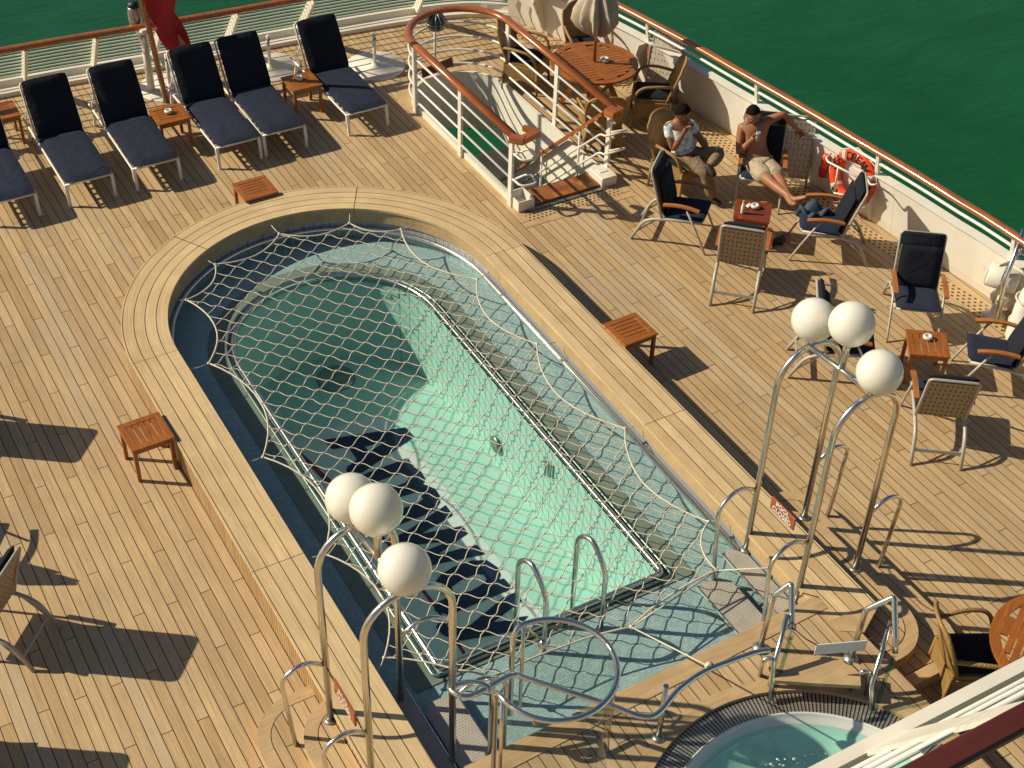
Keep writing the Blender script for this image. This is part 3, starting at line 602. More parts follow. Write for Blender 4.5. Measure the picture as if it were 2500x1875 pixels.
# ---------------- steps outside the coping ----------------
def rstep(sgn,w,y0,y1,z0,z1,nm,grp,ins=0.):
    w-=ins; y0+=ins; y1-=ins; xo=CX+sgn*w; xi=CX+sgn*(R_OUT-.05) if sgn<0 else 7.262; r_=.46-ins
    if sgn>0: pl=[V3((xi,y0,0)),V3((xo-r_,y0,0))]+arc((xo-r_,y0+r_),r_,-PI/2,0,8)+arc((xo-r_,y1-r_),r_,0,PI/2,8)+[V3((xi,y1,0))]
    else: pl=[V3((xi,y1,0)),V3((xo+r_,y1,0))]+arc((xo+r_,y1-r_),r_,PI/2,PI,8)+arc((xo+r_,y0+r_),r_,PI,1.5*PI,8)+[V3((xi,y0,0))]
    return MB().prism(pl,z0,z1)
M['stepwood']=coping_mat('step_boards',spacing=.12,r_in=2.42)
for sgn,lb in ((-1,'rounded two-tier teak steps up to the near left side of the pool'),(1,'rounded two-tier teak steps up to the near right side of the pool')):
    t=thing('pool_steps',lb,'steps',(CX+sgn*2.7,6.45,0),group='rounded teak steps outside the pool')
    for w_,a_,b_,z_,nm in ((2.78,5.42,7.49,.27,'upper_tier'),(3.10,5.20,7.78,.135,'lower_tier')):
        tr=rstep(sgn,w_,a_,b_,.0,z_,'t','g').build(nm,'margin',t)
        rstep(sgn,w_,a_,b_,z_,z_+.0015,'t','g',.118).build('caulk_line','black',tr)
        rstep(sgn,w_,a_,b_,z_,z_+.003,'t','g',.126).build('tread_boards','deck',tr)
# ---------------- lamp arches ----------------
TR=.030
for sgn,xo,xi,side in ((-1,2.665,3.33,'left'),(1,7.80,7.10,'right')):
    xc=(xo+xi)/2; t=thing('lamp_arch','pair of tall steel arches with three white globe lamps over the '+side+' pool steps','lamp arch',(xc,6.83,0),group='steel lamp arches')
    ZB=2.13 if sgn<0 else 2.25; ys=(7.25,6.47); gp=[GY(p,y) for p,y in ((((857,1217),7.25),((918,1244),6.86),((987.8,1390),6.47)) if sgn<0 else (((1987,781),7.25),((2079.6,791),6.86),((2147.4,908.7),6.47)))]
    for y in ys:
        if sgn<0 and y<7: xo,xi=2.685,3.43
        xc=(xo+xi)/2
        pts=[V3((xo,y,.27)),V3((xo,y,ZB))]+[V3((xc+(xo-xc)*math.cos(a),y,ZB+.36*math.sin(a))) for a in [PI*k/16 for k in range(1,16)]]+[V3((xi,y,ZB)),V3((xi,y,-.05))]
        MB().tube(pts,TR,12).build('arch_pole','chrome',t)
        for x,z in ((xo,.27),(xi,.16 if sgn>0 else -.02)): MB().lathe([(.055,z),(.055,z+.012),(.035,z+.02)],(x,y,0),16).build('base_ring','steel',t)
        # low grab rails out to the deck and in to the ledge
        o=sgn*.42
        m=MB(); m.tube(fillet([V3((xo,y,1.02)),V3((xo+o*.45,y,1.16)),V3((xo+o*.95,y,1.06)),V3((xo+o,y,.13)) if 0 else V3((xo+o*.78,y,.135))],.16,6),.021,8); m.build('grab_rail','chrome',t)
        m=MB(); m.tube(fillet([V3((xi,y,.98)),V3((xi-o*.55,y,1.12)),V3((xi-o*1.15,y-.04,1.0)),V3((xi-o*1.05,y-.1,-.05))],.18,6),.021,8); m.build('grab_rail','chrome',t)
    AZ=ZB+.365; MB().tube([V3((gp[2].x,6.47,AZ)),V3((gp[0].x,7.25,AZ))],.024,10).build('cross_bar','chrome',t)
    MB().tube([V3((gp[1].x,6.86,AZ)),V3((gp[1].x,6.86,gp[1].z-.1))],.032,10).build('riser','chrome',t)
    for q in gp:
        xg,y,z=q; g_=MB().ball((xg,y,z),.197,40,24); gl=g_.build('globe','globe',t)
        m=MB().lathe([(.05,z-.225),(.06,z-.19),(.05,z-.18)],(xg,y,0),16); m.build('globe_collar','chrome',gl)
# chains and POOL CLOSED signs
def sign(x,ya,za,yb,zb,y0,y1,zt,zb_,lab,face):
    t=thing('hanging_sign',lab,'sign',(x,(y0+y1)/2,zb_),group='hanging pool closed signs')
    m=MB().box((x,(y0+y1)/2,(zt+zb_)/2),(.018,abs(y1-y0),zt-zb_),bev=.004); m.build('board','signb',t)
    L=MB(); vs,fs=text_mesh('POOL\nCLOSED',.074,.0015)
    for v in vs: pass
    vv=[V3((x+face*(.0125+v.z),(y0+y1)/2+face*(v.x),(zt+zb_)/2+v.y+.005)) for v in vs]; 
    # text plane: x->y, y->z
    L.add(vv,fs); L.build('lettering','ceramic',t)
    for (a,b) in (((x,ya,za),(x,max(y0,y1) if ya>yb else min(y0,y1),zt-.01)),((x,yb,zb),(x,min(y0,y1) if ya>yb else max(y0,y1),zt-.01))):
        a,b=V3(a),V3(b); n=max(3,int((b-a).length/.035)); 
        pts=[a.lerp(b,k/n)-V3((0,0,.03*math.sin(PI*k/n))) for k in range(n+1)]
        m=MB(); m.tube(pts,.005,5)
        for k in range(1,n): m.ball(pts[k],.009,6,4)
        m.build('chain','black',t)
sR=GX((1887,1215),7.12)
sign(7.12,7.25,1.16,6.47,1.12,7.06,6.71,1.06,.91,'brown POOL CLOSED sign chained between the right hand arches','x' and -1)
sign(2.665,7.25,1.02,6.47,1.00,7.08,6.68,1.03,.86,'brown POOL CLOSED sign chained between the left hand arches',-1)
# ---------------- pool ladders, curved rail, glass shower screen, gates ----------------
for k,(x,lb) in enumerate(((4.74,'steel grab loop at the tank corner nearer the glass screen'),(5.37,'steel grab loop at the tank edge, right of its twin'))):
    m=MB().tube(fillet([V3((x,7.66,-.9)),V3((x,7.66,.84)),V3((x+.02,7.46,.98)),V3((x+.05,7.24,.72)),V3((x+.05,7.24,-.05))],.14,7),.025,10)
    solo(m,'pool_grab_loop','chrome',lb,'grab rail','pool grab loops',(x,7.4,-.05))
K=lambda x,y:(1050+x/2.765,1300+y/2.765)
S_=lambda x,y:(1850+x/4.148,1350+y/4.148)
t=thing('curved_handrail','long curved steel handrail winding along the platform edge behind the glass screen','handrail',(4.2,6,PZ))
pts=[G(K(400,1075),1.12),G(K(380,1035),1.15),G(K(260,1010),1.15),G(K(140,1050),1.12),G(K(200,1100),1.12),G(K(290,1100),1.12),G(K(420,1030),1.14),G(K(560,960),1.15),G(K(650,985),1.15),G(K(900,1065),1.15),G(K(1200,1160),1.14),G(K(1420,1240),1.12),G(K(1540,1220),1.12),G(K(1680,1060),1.12),G(K(1850,940),1.12),G(K(2050,860),1.12),G(S_(0,1000),1.14),G(S_(120,985),1.14)]
pp=smoothpl([tuple(p) for p in pts],5); MB().tube(pp,.024,10).build('rail','chrome',t)
f1=G(K(405,1530),.0); MB().tube(fillet([G(K(400,1075),1.12)+V3((0,0,.0)),V3((f1.x,f1.y,1.05)),V3((f1.x,f1.y,-.05))],.05,4),.024,10).build('post','chrome',t)
f2=G(K(1540,1390),PZ); MB().tube([V3((f2.x,f2.y,PZ)),V3((f2.x,f2.y,1.1))],.024,10).build('post','chrome',t)
m=MB(); m.lathe([(.06,PZ),(.06,PZ+.012),(.03,PZ+.03)],(f2.x,f2.y,0),16); m.build('post_foot','steel',t)
# glass screen
GC=V3((4.08,6.0,0)); GR=.50; GT=1.50
t=thing('shower_screen','curved clear acrylic shower screen with steel top hoop beside the platform','shower screen',(GC.x,GC.y,PZ))
a0,a1=math.radians(-232),math.radians(118)
A=[GC+V3((GR*math.cos(a0+(a1-a0)*k/48),GR*math.sin(a0+(a1-a0)*k/48),0)) for k in range(49)]
# opening on the left (-x) side
A=[GC+V3((GR*math.cos(a),GR*math.sin(a),0)) for a in [math.radians(100-(100+185)*k/48) for k in range(49)]]
MB().tube([V3((A[0].x,A[0].y,PZ)) ]+[V3((A[0].x,A[0].y,GT-.08))]+[V3((p.x,p.y,GT)) for p in A[1:-1]]+[V3((A[-1].x,A[-1].y,GT-.08)),V3((A[-1].x,A[-1].y,PZ))],.024,10).build('top_hoop','chrome',t)
m=MB(); m.strip([V3((p.x,p.y,PZ+.06)) for p in A[1:-1]],[V3((p.x,p.y,GT-.03)) for p in A[1:-1]],True); m.build('clear_panel','glass',t)
for q,dz in ((A[2],0),(A[-3],0)): MB().tube([V3((q.x,q.y,PZ)),V3((q.x,q.y,GT-.02))],.016,8).build('mullion','chrome',t)
for q in (A[8],A[24],A[40]): MB().box((q.x,q.y,GT-.05),(.03,.03,.05)).build('clamp','steel',t)
m=MB(); m.tube(fillet([V3((A[0].x,A[0].y,1.38)),V3((A[0].x+.12,A[0].y+.08,1.42)),V3((A[0].x+.28,A[0].y-.02,1.22))],.08,5),.012,8); m.lathe([(.02,.0),(.045,-.05),(.04,-.065),(.0,-.065)],(A[0].x+.28,A[0].y-.02,1.23),14); m.build('shower_head','chrome',t)
# platform gates
def gate(nm,lab,P_):
    t=thing('spa_handrail',lab,'handrail',tuple(P_[0]),group='spa entry handrails')
    MB().tube(fillet(P_[:5],.04,4),.026,10).build('frame','chrome',t)
    MB().tube(fillet(P_[5:8],.03,4),.023,10).build('brace','chrome',t)
    q=P_[8:12]; m=MB(); nn=(q[1]-q[0]).cross(q[3]-q[0]).normalized()*.006; m.add([v+nn for v in q]+[v-nn for v in q],[(0,1,2,3),(7,6,5,4)]+[(i,4+i,4+(i+1)%4,(i+1)%4) for i in range(4)]); m.build('glass_fin','fin',t)
    m=MB(); m.lathe([(.075,PZ+.004),(.07,PZ+.02),(.035,PZ+.05)],(P_[0].x,P_[0].y,0),16); m.build('foot','steel',t)
f=S_
gate('g','right hand steel spa handrail with a clear fin and a white notice tied to it',[G(f(940,1080),PZ),G(f(1095,575),1.05),G(f(1385,440),1.25),G(f(1395,890),.95),G(f(1390,1010),.85),G(f(1350,690),1.05),G(f(1150,1340),.62),G(f(1160,1590),.42),G(f(1350,1040),.85),G(f(1395,1045),.85),G(f(1190,1640),.42),G(f(1155,1620),.42)])
gate('g','left hand steel spa handrail with a clear fin beside the curved rail',[G(f(20,970),PZ),G(f(165,430),1.10),G(f(345,300),1.25),G(f(345,760),.95),G(f(330,870),.85),G(f(300,620),1.05),G(f(160,1150),.7),G(f(130,1480),.42),G(f(300,880),.85),G(f(345,890),.85),G(f(160,1500),.42),G(f(120,1490),.42)])
m=MB(); m.tube(fillet([G(f(20,1240),PZ),G(f(50,1090),.75),G(f(110,1060),.78),G(f(160,1080),.78),G(f(140,1450),.42)],.04,4),.02,8)
solo(m,'low_grab_rail','chrome','low bent steel grab rail left of the teak spa seat','grab rail','low spa grab rails',tuple(G(f(20,1240),PZ)))
m=MB(); m.tube(fillet([G(f(1090,1440),PZ),G(f(1130,1200),.72),G(f(1060,1200),.74),G(f(1040,1215),.70)],.04,4),.02,8)
solo(m,'low_grab_rail','chrome','low bent steel grab rail right of the teak spa seat','grab rail','low spa grab rails',tuple(G(f(1090,1440),PZ)))
zt=.78; q=[G(f(100,1080),zt),G(f(340,1010),zt),G(f(700,1045),zt),G(f(1030,1125),zt),G(f(1045,1350),zt),G(f(600,1320),zt),G(f(90,1300),zt)]
q=[G(f(95,1090),.62),G(f(340,1025),.62),G(f(700,1050),.62),G(f(1030,1125),.62),G(f(1045,1345),.62),G(f(600,1320),.62),G(f(170,1290),.62)]
t=thing('spa_bench','curved plain teak bench board over the far rim of the spa','bench',tuple(G(f(560,1180),PZ)))
MB().prism([(p.x,p.y) for p in q][::-1],.58,.62).build('seat_board','margin',t)
m=MB()
for px in ((150,1200),(980,1240)):
    w=G(f(*px),.6); m.tube([V3((w.x,w.y,PZ)),V3((w.x,w.y,.59))],.02,8)
m.build('support','chrome',t)
# white notice tied between the gates
a,b=G(f(595,930),.98),G(f(1110,885),.98); t=thing('hanging_notice','small blank-backed white notice hanging on black strings between the spa handrails','sign',tuple((a+b)/2))
m=MB(); dn=V3((0,0,-.13)); nn=(b-a).cross(dn).normalized()*.004; q=[a,b,b+dn*1.0,a+dn*1.0]; m.add([v+nn for v in q]+[v-nn for v in q],[(0,1,2,3),(7,6,5,4)]+[(i,4+i,4+(i+1)%4,(i+1)%4) for i in range(4)]); m.build('board','whitep',t)
m=MB(); m.tube([a,a.lerp(G(f(400,790),1.03),.5)-V3((0,0,.02)),G(f(340,745),1.02)],.006,5); m.tube([b,b.lerp(G(f(1330,745),1.03),.5)-V3((0,0,.02)),G(f(1390,690),1.06)],.006,5)
for q in (G(f(345,745),1.02),G(f(1385,690),1.06)): m.tube([q+V3((.033*math.cos(a_),.033*math.sin(a_),.01*math.sin(a_*2))) for a_ in [2*PI*k/10 for k in range(10)]],.006,5,closed=True)
m.build('string','black',t)
# ---------------- safety net ----------------
NZ=.33
anch=[(853,545),(979,560),(1165,682),(1311,840),(1526,1046),(1730,1274),(1750,1393),(1541,1531),(1203,1656),(1112,1636),(938,1606),(791,1352),(642,1116),(509.6,887),(455.4,732.6),(525.4,645.8),(682,571)]
AN=[G(p,NZ) for p in anch]; n=len(AN); cen=V3((5.1,10.2,NZ)); bound=[]
for i in range(n):
    a,b=AN[i],AN[(i+1)%n]; L_=(b-a).length; mid=(a+b)/2; pr=V3((b.y-a.y,a.x-b.x,0)).normalized(); 
    if (cen-mid).dot(pr)<0: pr=-pr
    s=.17*L_ if i not in (6,7,8,9) else .05*L_
    if i in (10,11): s=.2*L_
    for k in range(12):
        t_=k/12; bound.append(a.lerp(b,t_)+pr*s*4*t_*(1-t_))
def inside(p):
    c=False; m_=len(bound); j=m_-1
    for i in range(m_):
        a,b=bound[i],bound[j]
        if (a.y>p.y)!=(b.y>p.y) and p.x<(b.x-a.x)*(p.y-a.y)/(b.y-a.y)+a.x: c=not c
        j=i
    return c
def sagz(p):
    d=min((p-q).length for q in AN); return NZ-.10*(1-math.exp(-(d/1.6)**2))
rn=random.Random(5); d1=V3((.69,-.72,0))*.196; d2=V3((.83,.56,0))*.190; o0=V3((5.0,10.3,NZ)); grid={}
for i in range(-40,41):
    for j in range(-30,31):
        p=o0+d1*i+d2*j
        if p.y>9.3: k_=1+.008*(p.y-9.3); p=V3((5.1+(p.x-5.1)*k_,9.3+(p.y-9.3)*k_,p.z))
        # the mesh turns and narrows slightly toward the near end
        w=max(0,min(1,(9.6-p.y)/3.0)); 
        p=p+V3((.10*w*w*(p.x-5),.14*w*math.sin(p.x*1.3),0))
        p=p+V3((rn.uniform(-.013,.013),rn.uniform(-.013,.013),0)); grid[i,j]=p
net=thing('safety_net','knotted cream rope safety net laced across the pool','net',(5.1,10,NZ))
m=MB(); kn=m
def seg(a,b,ph):
    za,zb=sagz(a),sagz(b); a=V3((a.x,a.y,za)); b=V3((b.x,b.y,zb)); d=b-a; pr=V3((-d.y,d.x,0)); pts=[]
    for k in range(5):
        t_=k/4; pts.append(a+d*t_+pr*ph*math.sin(PI*2*t_)+V3((0,0,-.006*math.sin(PI*t_))))
    m.tube(pts,.0054,5,cap=False)
def clip(a,b):
    lo,hi=0.,1.
    for _ in range(12):
        md=(lo+hi)/2
        if inside(a.lerp(b,md)): lo=md
        else: hi=md
    return a.lerp(b,lo)
for (i,j),p in grid.items():
    ins=inside(p)
    if ins: kn.ball((p.x,p.y,sagz(p)),.0105,6,4)
    for di,dj in ((1,0),(0,1)):
        q=grid.get((i+di,j+dj))
        if q is None: continue
        iq=inside(q); ph=(.07 if di else -.05)*rn.uniform(.4,1.3)
        if ins and iq: seg(p,q,ph)
        elif ins: seg(p,clip(p,q),0.)
        elif iq: seg(q,clip(q,p),0.)
m.build('mesh','rope',net)
bb=[V3((p.x,p.y,sagz(p)+.003)) for p in bound]; MB().tube(bb,.0095,6,closed=True).build('border_rope','rope',net)
ties=[(854,523),(1010,547),(1196,663),(1358,835),(1548,1040),(1757,1267),None,None,None,None,(922,1640),(755,1362),(600,1128),(464,902),(425,730),(497,628),(661,548)]
for a,q in zip(AN,ties):
    if q: 
        b=V3(a); w=G(q,.34); tm=MB(); tm.tube([a,(a+w)/2-V3((0,0,.01)),w],.0055,5); tm.ball(a,.02,8,6); tm.build('tie_cord','rope',net)
for a,w in ((AN[6],G((1883,1386),.75)),(AN[7],G(K(1885,905),1.12)),(AN[8],G(K(560,975),1.12)),(AN[6],AN[7]),(AN[9],G(K(230,950),.33))):
    tm=MB(); tm.tube([a,(a+w)/2,w],.0075,6); tm.ball(a,.024,8,6); tm.build('tie_cord','rope',net)
w=G(K(1885,905),1.12); tm=MB()
for k in range(3): tm.tube([w+V3((.035*math.cos(a_)*(1-k*.1),.01*k,.035*math.sin(a_))) for a_ in [2*PI*q/10 for q in range(10)]],.008,5,closed=True)
tm.build('cord_hitch','rope',net)
wf=G(K(1990,290),.2); 
# ---------------- stairwell ----------------
t=thing('stairwell','white lined stairwell opening with rounded far end leading to the deck below','stairwell',(SCX,15,0))
e_=.006; sw=[V3((SX0+e_,SY0,0)),V3((SX0+e_,SYC,0))]+arc((SCX,SYC),SR-e_,PI,0,20)[1:-1]+[V3((SX1-e_,SYC,0)),V3((SX1-e_,SY0,0))]
swo=[V3((SX0-.045,SY0,0)),V3((SX0-.045,SYC,0))]+arc((SCX,SYC),SR+.045,PI,0,20)[1:-1]+[V3((SX1+.045,SYC,0)),V3((SX1+.045,SY0,0))]
m=MB(); m.strip([V3((p.x,p.y,-.85)) for p in sw],[V3((p.x,p.y,.09)) for p in sw]); m.strip([V3((p.x,p.y,.09)) for p in sw],[V3((p.x,p.y,.09)) for p in swo]); m.strip([V3((p.x,p.y,.09)) for p in swo],[V3((p.x,p.y,-.02)) for p in swo]); m.build('lining','white',t)
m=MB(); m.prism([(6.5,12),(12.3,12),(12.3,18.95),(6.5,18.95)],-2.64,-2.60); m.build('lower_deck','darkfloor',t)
m=MB()
for k in range(5):
    a_=G((950+(370+90*k)/2.963,(715-8*k)/2.963),-2.53); b_=G((950+(400+90*k)/2.963,(950-8*k)/2.963),-2.53); m.bar(a_,b_,.03,.02)
m.build('dark_slats','black',t)
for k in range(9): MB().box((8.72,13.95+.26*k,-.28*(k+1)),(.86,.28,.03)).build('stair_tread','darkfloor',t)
m=MB(); m.bar((9.18,13.8,-.15),(9.18,16.3,-2.6),.04,.20); m.build('stringer','steel',t)
# far stair rail and door in the gloom below
m=MB().bar((8.45,15.9,-1.2),(9.0,17.0,-1.35),.05,.05); m.build('brown_rail','varnish',t)
solo(MB().ball((0,0,0),.15,14,10,(1,1,1.2)),'red_sack','orange','bright red sack lying at the foot of the stairs','bag',loc=tuple(GX((1362,421),9.3)))
bd=GX((1310,395),9.2); solo(MB().box((0,0,0),(.32,.42,.7),bev=.03),'suitcase','navyp','dark blue upright suitcase in the stairwell next to the red sack','suitcase',loc=tuple(bd))
bd=GX((1292,365),9.0); solo(MB().box((0,0,0),(.28,.3,.55),bev=.03),'crate','greenfloor','green crate in the stairwell behind the dark suitcase','crate',loc=tuple(bd))
# railing
t=thing('stairwell_railing','white bar railing with varnished teak rail looping round the stairwell','railing',(SCX,15,0))
RX0,RX1=8.20,9.735; rc=(RX0+RX1)/2; rr=(RX1-RX0)/2
def loop(z,dy=0): return [V3((RX0,13.80,z)),V3((RX0,16.62,z))]+[V3((p.x,p.y,z)) for p in arc((rc,16.62),rr,PI,0,20)[1:-1]]+[V3((RX1,16.62,z)),V3((RX1,13.80,z))]
MB().tube(loop(1.07),.062,12,flat=.72).build('teak_rail','varnish',t)
m=MB(); m.bar((RX0-.06,13.80,1.07),(RX0+.06,13.66,1.07),.12,.085); m.bar((RX0+.02,13.68,1.065),(RX0+.32,13.76,1.065),.10,.08); m.bar((RX0+.30,13.76,1.065),(RX0+.22,13.95,1.065),.06,.07); m.build('rail_end','varnish',t)
MB().bar((RX1+.05,13.80,1.065),(RX1-.16,13.74,1.065),.16,.09).build('rail_end','varnish',t)
for z in (.20,.42,.64,.86): MB().tube(loop(z),.017,8).build('rail_bar','white2',t)
for x,y in ((RX0,13.86),(RX0,15.25),(RX0,16.62),(RX1,16.66),(RX1,15.28),(RX1,13.92)): MB().box((x,y,.52),(.035,.085,1.05)).build('post','white',t)
MB().tube([V3((rc-.05,17.38,0)),V3((rc-.05,17.38,1.05))],.02,8).build('post','white2',t)
# bent bar ends and sloping stair handrail
for z in (.42,.80): 
    m=MB(); m.tube(fillet([V3((RX0,13.86,z+.02)),V3((RX0+.02,13.62,z)),V3((RX0+.25,13.60,z)),V3((RX0+.28,13.86,z)),V3((RX0+.10,13.95,z-.1))],.09,6),.016,8); m.build('bent_bar','white2',t)
hr=[GX((1471,278),9.60),GX((1272,408),9.60)]; h0,h1=hr; dd=(h1-h0)
MB().bar(h0,h0+dd*1.3,.05,.045).build('stair_handrail','varnish',t)
m=MB()
for off in (.30,.58):
    a=h0-V3((0,0,off)); m.tube(fillet([V3((9.64,13.74,a.z+.10)),V3((9.9,13.70,a.z+.10)),a+V3((0,-.12,.02)),a,a+dd*1.25],.07,5),.015,8)
for s in (.25,.72): p=h0+dd*s; m.tube([p,p-V3((0,0,1.1))],.016,8)
m.build('stair_bars','white2',t)
# foot mat, tray boxes, grating at the head of the stairs
def mat_m():
    mt,nt,b=nodes('brown_mat'); P=sep(nt,pos(nt)); r_=MN(nt,'FLOOR',MN(nt,'DIVIDE',P[0],.11)); c=MN(nt,'FLOOR',MN(nt,'DIVIDE',P[1],.10)); wn_=nt.nodes.new('ShaderNodeTexWhiteNoise'); wn_.noise_dimensions='2D'; nt.links.new(comb(nt,r_,c,0.),wn_.inputs['Vector'])
    nt.links.new(mixc(nt,wn_.outputs['Value'],(.22,.065,.02),(.42,.17,.05)),b.inputs['Base Color']); b.inputs['Roughness'].default_value=.5; return mt
M['mat']=mat_m()
m=MB().box((8.97,13.86,.03),(1.06,.34,.03),bev=.006); solo(m,'threshold_board','mat','brown varnished threshold board at the top of the stairs','threshold')
m=MB().box((8.97,13.63,.012),(1.24,.05,.02)); solo(m,'metal_strip','steel','narrow grey metal strip in front of the stair threshold','strip')
for x,lb in ((8.33,'open white metal tray box at the left foot of the stair rail'),(9.62,'white metal box at the right foot of the stair rail')):
    m=MB(); w_=.24; x0=x-.12; y0,y1=13.66,13.95
    if x<9: m.box((x,13.80,.02),(.24,.30,.02)); m.box((x,13.66,.09),(.24,.015,.14)); m.box((x,13.95,.09),(.24,.015,.14)); m.box((x-.115,13.80,.09),(.015,.28,.14)); m.box((x+.115,13.80,.09),(.015,.28,.14))
    else: m.box((x,13.82,.075),(.24,.34,.14),bev=.01); m.box((x,13.85,.15),(.12,.1,.012))
    solo(m,'tray_box','white',lb,'box','white boxes at the head of the stairs',(x,13.8,0))
m=MB().prism([(8.25,13.42),(9.69,13.42),(9.69,13.61),(8.25,13.61)],.002,.006); tag(m.build('threshold_grating','grate'),kind='structure')
# ---------------- loungers ----------------
t=thing('sun_lounger','navy cushioned white sun lounger','sun lounger'); lounger=t
W_=.31
m=MB()
for s in (-1,1): m.tube(fillet([V3((.03,s*W_,.10)),V3((.03,s*W_,.30)),V3((.9,s*W_,.30)),V3((1.95,s*W_,.30))],.04,3),.016,8)
m.tube([V3((.03,-W_,.30)),V3((.03,W_,.30))],.016,8); m.tube([V3((1.25,-W_,.30)),V3((1.25,W_,.30))],.014,8)
m.build('frame','white2',t)
for s in (-1,1): MB().bar((.02,s*(W_-.01),.31),(-.02,s*(W_-.01),0),.04,.022,(1,0,0)).build('leg','white2',t)
for s in (-1,1): MB().bar((1.75,s*(W_-.01),.31),(1.85,s*(W_-.01),0),.04,.022,(1,0,0)).build('leg','white2',t)
def puff(L_,Wd,T,n=14,mm=8):
    """soft cushion: length x, width y, thickness z, plump middle and round edges"""
    vs=[];fs=[]
    for s in (1,-1):
        for i in range(n+1):
            for j in range(mm+1):
                u=i/n*2-1; v=j/mm*2-1; e=max(0,1-abs(u)**10)*max(0,1-abs(v)**10); h=T/2*(e**.35)*(1-.10*math.cos(i*PI/n*3)*.5)
                xx=u*L_/2*(1-.02*abs(v)**6); yy=v*Wd/2*(1-.015*abs(u)**6)
                if abs(u)>.9 and abs(v)>.85: xx*=.985; yy*=.97
                vs.append((xx,yy,s*h))
    k=(n+1)*(mm+1)
    for i in range(n):
        for j in range(mm):
            a=i*(mm+1)+j; q=(a,a+mm+1,a+mm+2,a+1); fs.append(q); fs.append([x+k for x in q[::-1]])
    return vs,fs
def cushion(mb,c,L_,Wd,T,ang):
    vs,fs=puff(L_,Wd,T); R=Matrix.Rotation(-ang,3,'Y'); mb.add([R@V3(v)+V3(c) for v in vs],fs,True); return mb
cushion(MB(),(.61,0,.355),1.28,.62,.075,0).build('seat_cushion','navyg',t)
BA=math.atan2(.62,.42); c_=(1.245+.375*math.cos(BA)-.03,0,.37+.375*math.sin(BA))
cushion(MB(),c_,.80,.61,.07,BA).build('back_cushion','navy',t)
m=MB(); ca,sa=math.cos(BA),math.sin(BA)
m.tube(fillet([V3((1.28,-W_,.30)),V3((1.28+.78*ca,-W_,.30+.78*sa)),V3((1.28+.78*ca,W_,.30+.78*sa)),V3((1.28,W_,.30))],.05,4),.015,8)
for s in (-1,1): m.tube([V3((1.28+.45*ca,s*W_,.30+.45*sa)),V3((1.82,s*W_,.30))],.011,6)
m.build('back_frame','white2',t)
m=MB()
for k in range(9): m.box((.10+.14*k,0,.30),(.05,.60,.006))
for k in range(5): 
    x=1.30+.14*k*ca; z=.31+.14*k*sa; m.bar((x,-.30,z),(x,.30,z),.05,.006,(ca,0,sa))
m.build('straps','strap',t)
m=MB(); m.box((1.12,-W_-.05,.24),(.10,.05,.05),bev=.01); m.lathe([(.018,-.05),(.018,.05)],(1.12,-W_-.09,.26),10,Matrix.Rotation(PI/2,3,'X')); m.build('ratchet','alu',t)
LX=[(2.42,'leftmost sun lounger, its head cut off by the photo edge'),(3.42,'sun lounger between the left edge table and the table with ashtray, second from left'),(4.31,'sun lounger left of the slatted table with ashtray, behind it the teak flagpole'),(5.46,'left lounger of the pair pushed together, right of the ashtray table'),(6.135,'right lounger of the pair pushed together, left of the far ashtray table'),(7.38,'rightmost sun lounger, nearest to the stairwell railing')]
for k,(x,lb) in enumerate(LX):
    if k==0: o=t; o.location=(x,16.46,0); o.rotation_euler.z=PI/2; o['label']=lb; o['group']='navy sun loungers in a row by the stern'
    else: dup(t,(x,16.46+(.0,.01,-.01,.0,.015,.01)[k],0),PI/2+(0,.004,-.006,.008,-.01,.012)[k],lb,'navy sun loungers in a row by the stern')
# ---------------- slatted tables ----------------
def make_table(nm,L_,Wd,H_,matn,ns=5):
    t=thing(nm,'x','table'); th=.022; fw_=.07
    m=MB()
    for s in (-1,1): m.box((0,s*(Wd/2-fw_/2),H_-th/2),(L_,fw_,th),bev=.004)
    for s in (-1,1): m.box((s*(L_/2-fw_/2),0,H_-th/2),(fw_,Wd-2*fw_-.002,th-.001),bev=.003)
    m.build('top_frame',matn,t)
    m=MB(); wi=(Wd-2*fw_)/ns
    for k in range(ns): m.box((0,-Wd/2+fw_+wi*(k+.5),H_-th/2-.002),(L_-2*fw_+.004,wi-.011,th-.006))
    m.build('slats',matn,t)
    m=MB()
    for s in (-1,1): m.box((0,s*(Wd/2-.035),H_-.055),(L_-.09,.018,.055)); m.box((s*(L_/2-.035),0,H_-.055),(.018,Wd-.09,.055))
    m.build('apron',matn,t)
    for sx in (-1,1):
        for sy in (-1,1): MB().box((sx*(L_/2-.035),sy*(Wd/2-.035),(H_-.025)/2),(.04,.04,H_-.025),bev=.003).build('leg',matn,t)
    return t
tab=make_table('slatted_table',.46,.46,.45,'table')
grp='low slatted teak tables'
def place_table(x,y,rz,lb,first=[True]):
    if first[0]: tab.location=(x,y,0); tab.rotation_euler.z=rz; tab['label']=lb; tab['group']=grp; first[0]=False; return tab
    return dup(tab,(x,y,0),rz,lb,grp)
place_table(4.84,17.385,0,'slatted teak table with ashtray by the foot of the flagpole')
place_table(2.83,18.49,0,'slatted teak table cut by the left photo edge')
place_table(6.81,17.43,0,'slatted teak table with ashtray left of the lounger nearest the stairwell')
place_table(5.17,15.12,.02,'slatted teak stool tucked behind the round end of the pool')
place_table(2.44,11.33,PI/2+.03,'slatted teak stool against the left side of the pool')
place_table(7.81,10.44,.03,'slatted teak stool against the right side of the pool')
t2=make_table('slatted_table',.46,.46,.45,'table',4); t2.location=(10.65,8.65,0); t2.rotation_euler.z=-.63+PI/2; t2['label']='slatted teak table with ashtray between the deck chairs at the right edge'; t2['group']=grp
t3=make_table('solid_table',.46,.46,.45,'tableb',4); t3.location=(10.53,11.755,0); t3.rotation_euler.z=-.75; t3['label']='reddish teak table with bottle and ashtray between the two seated men'; 
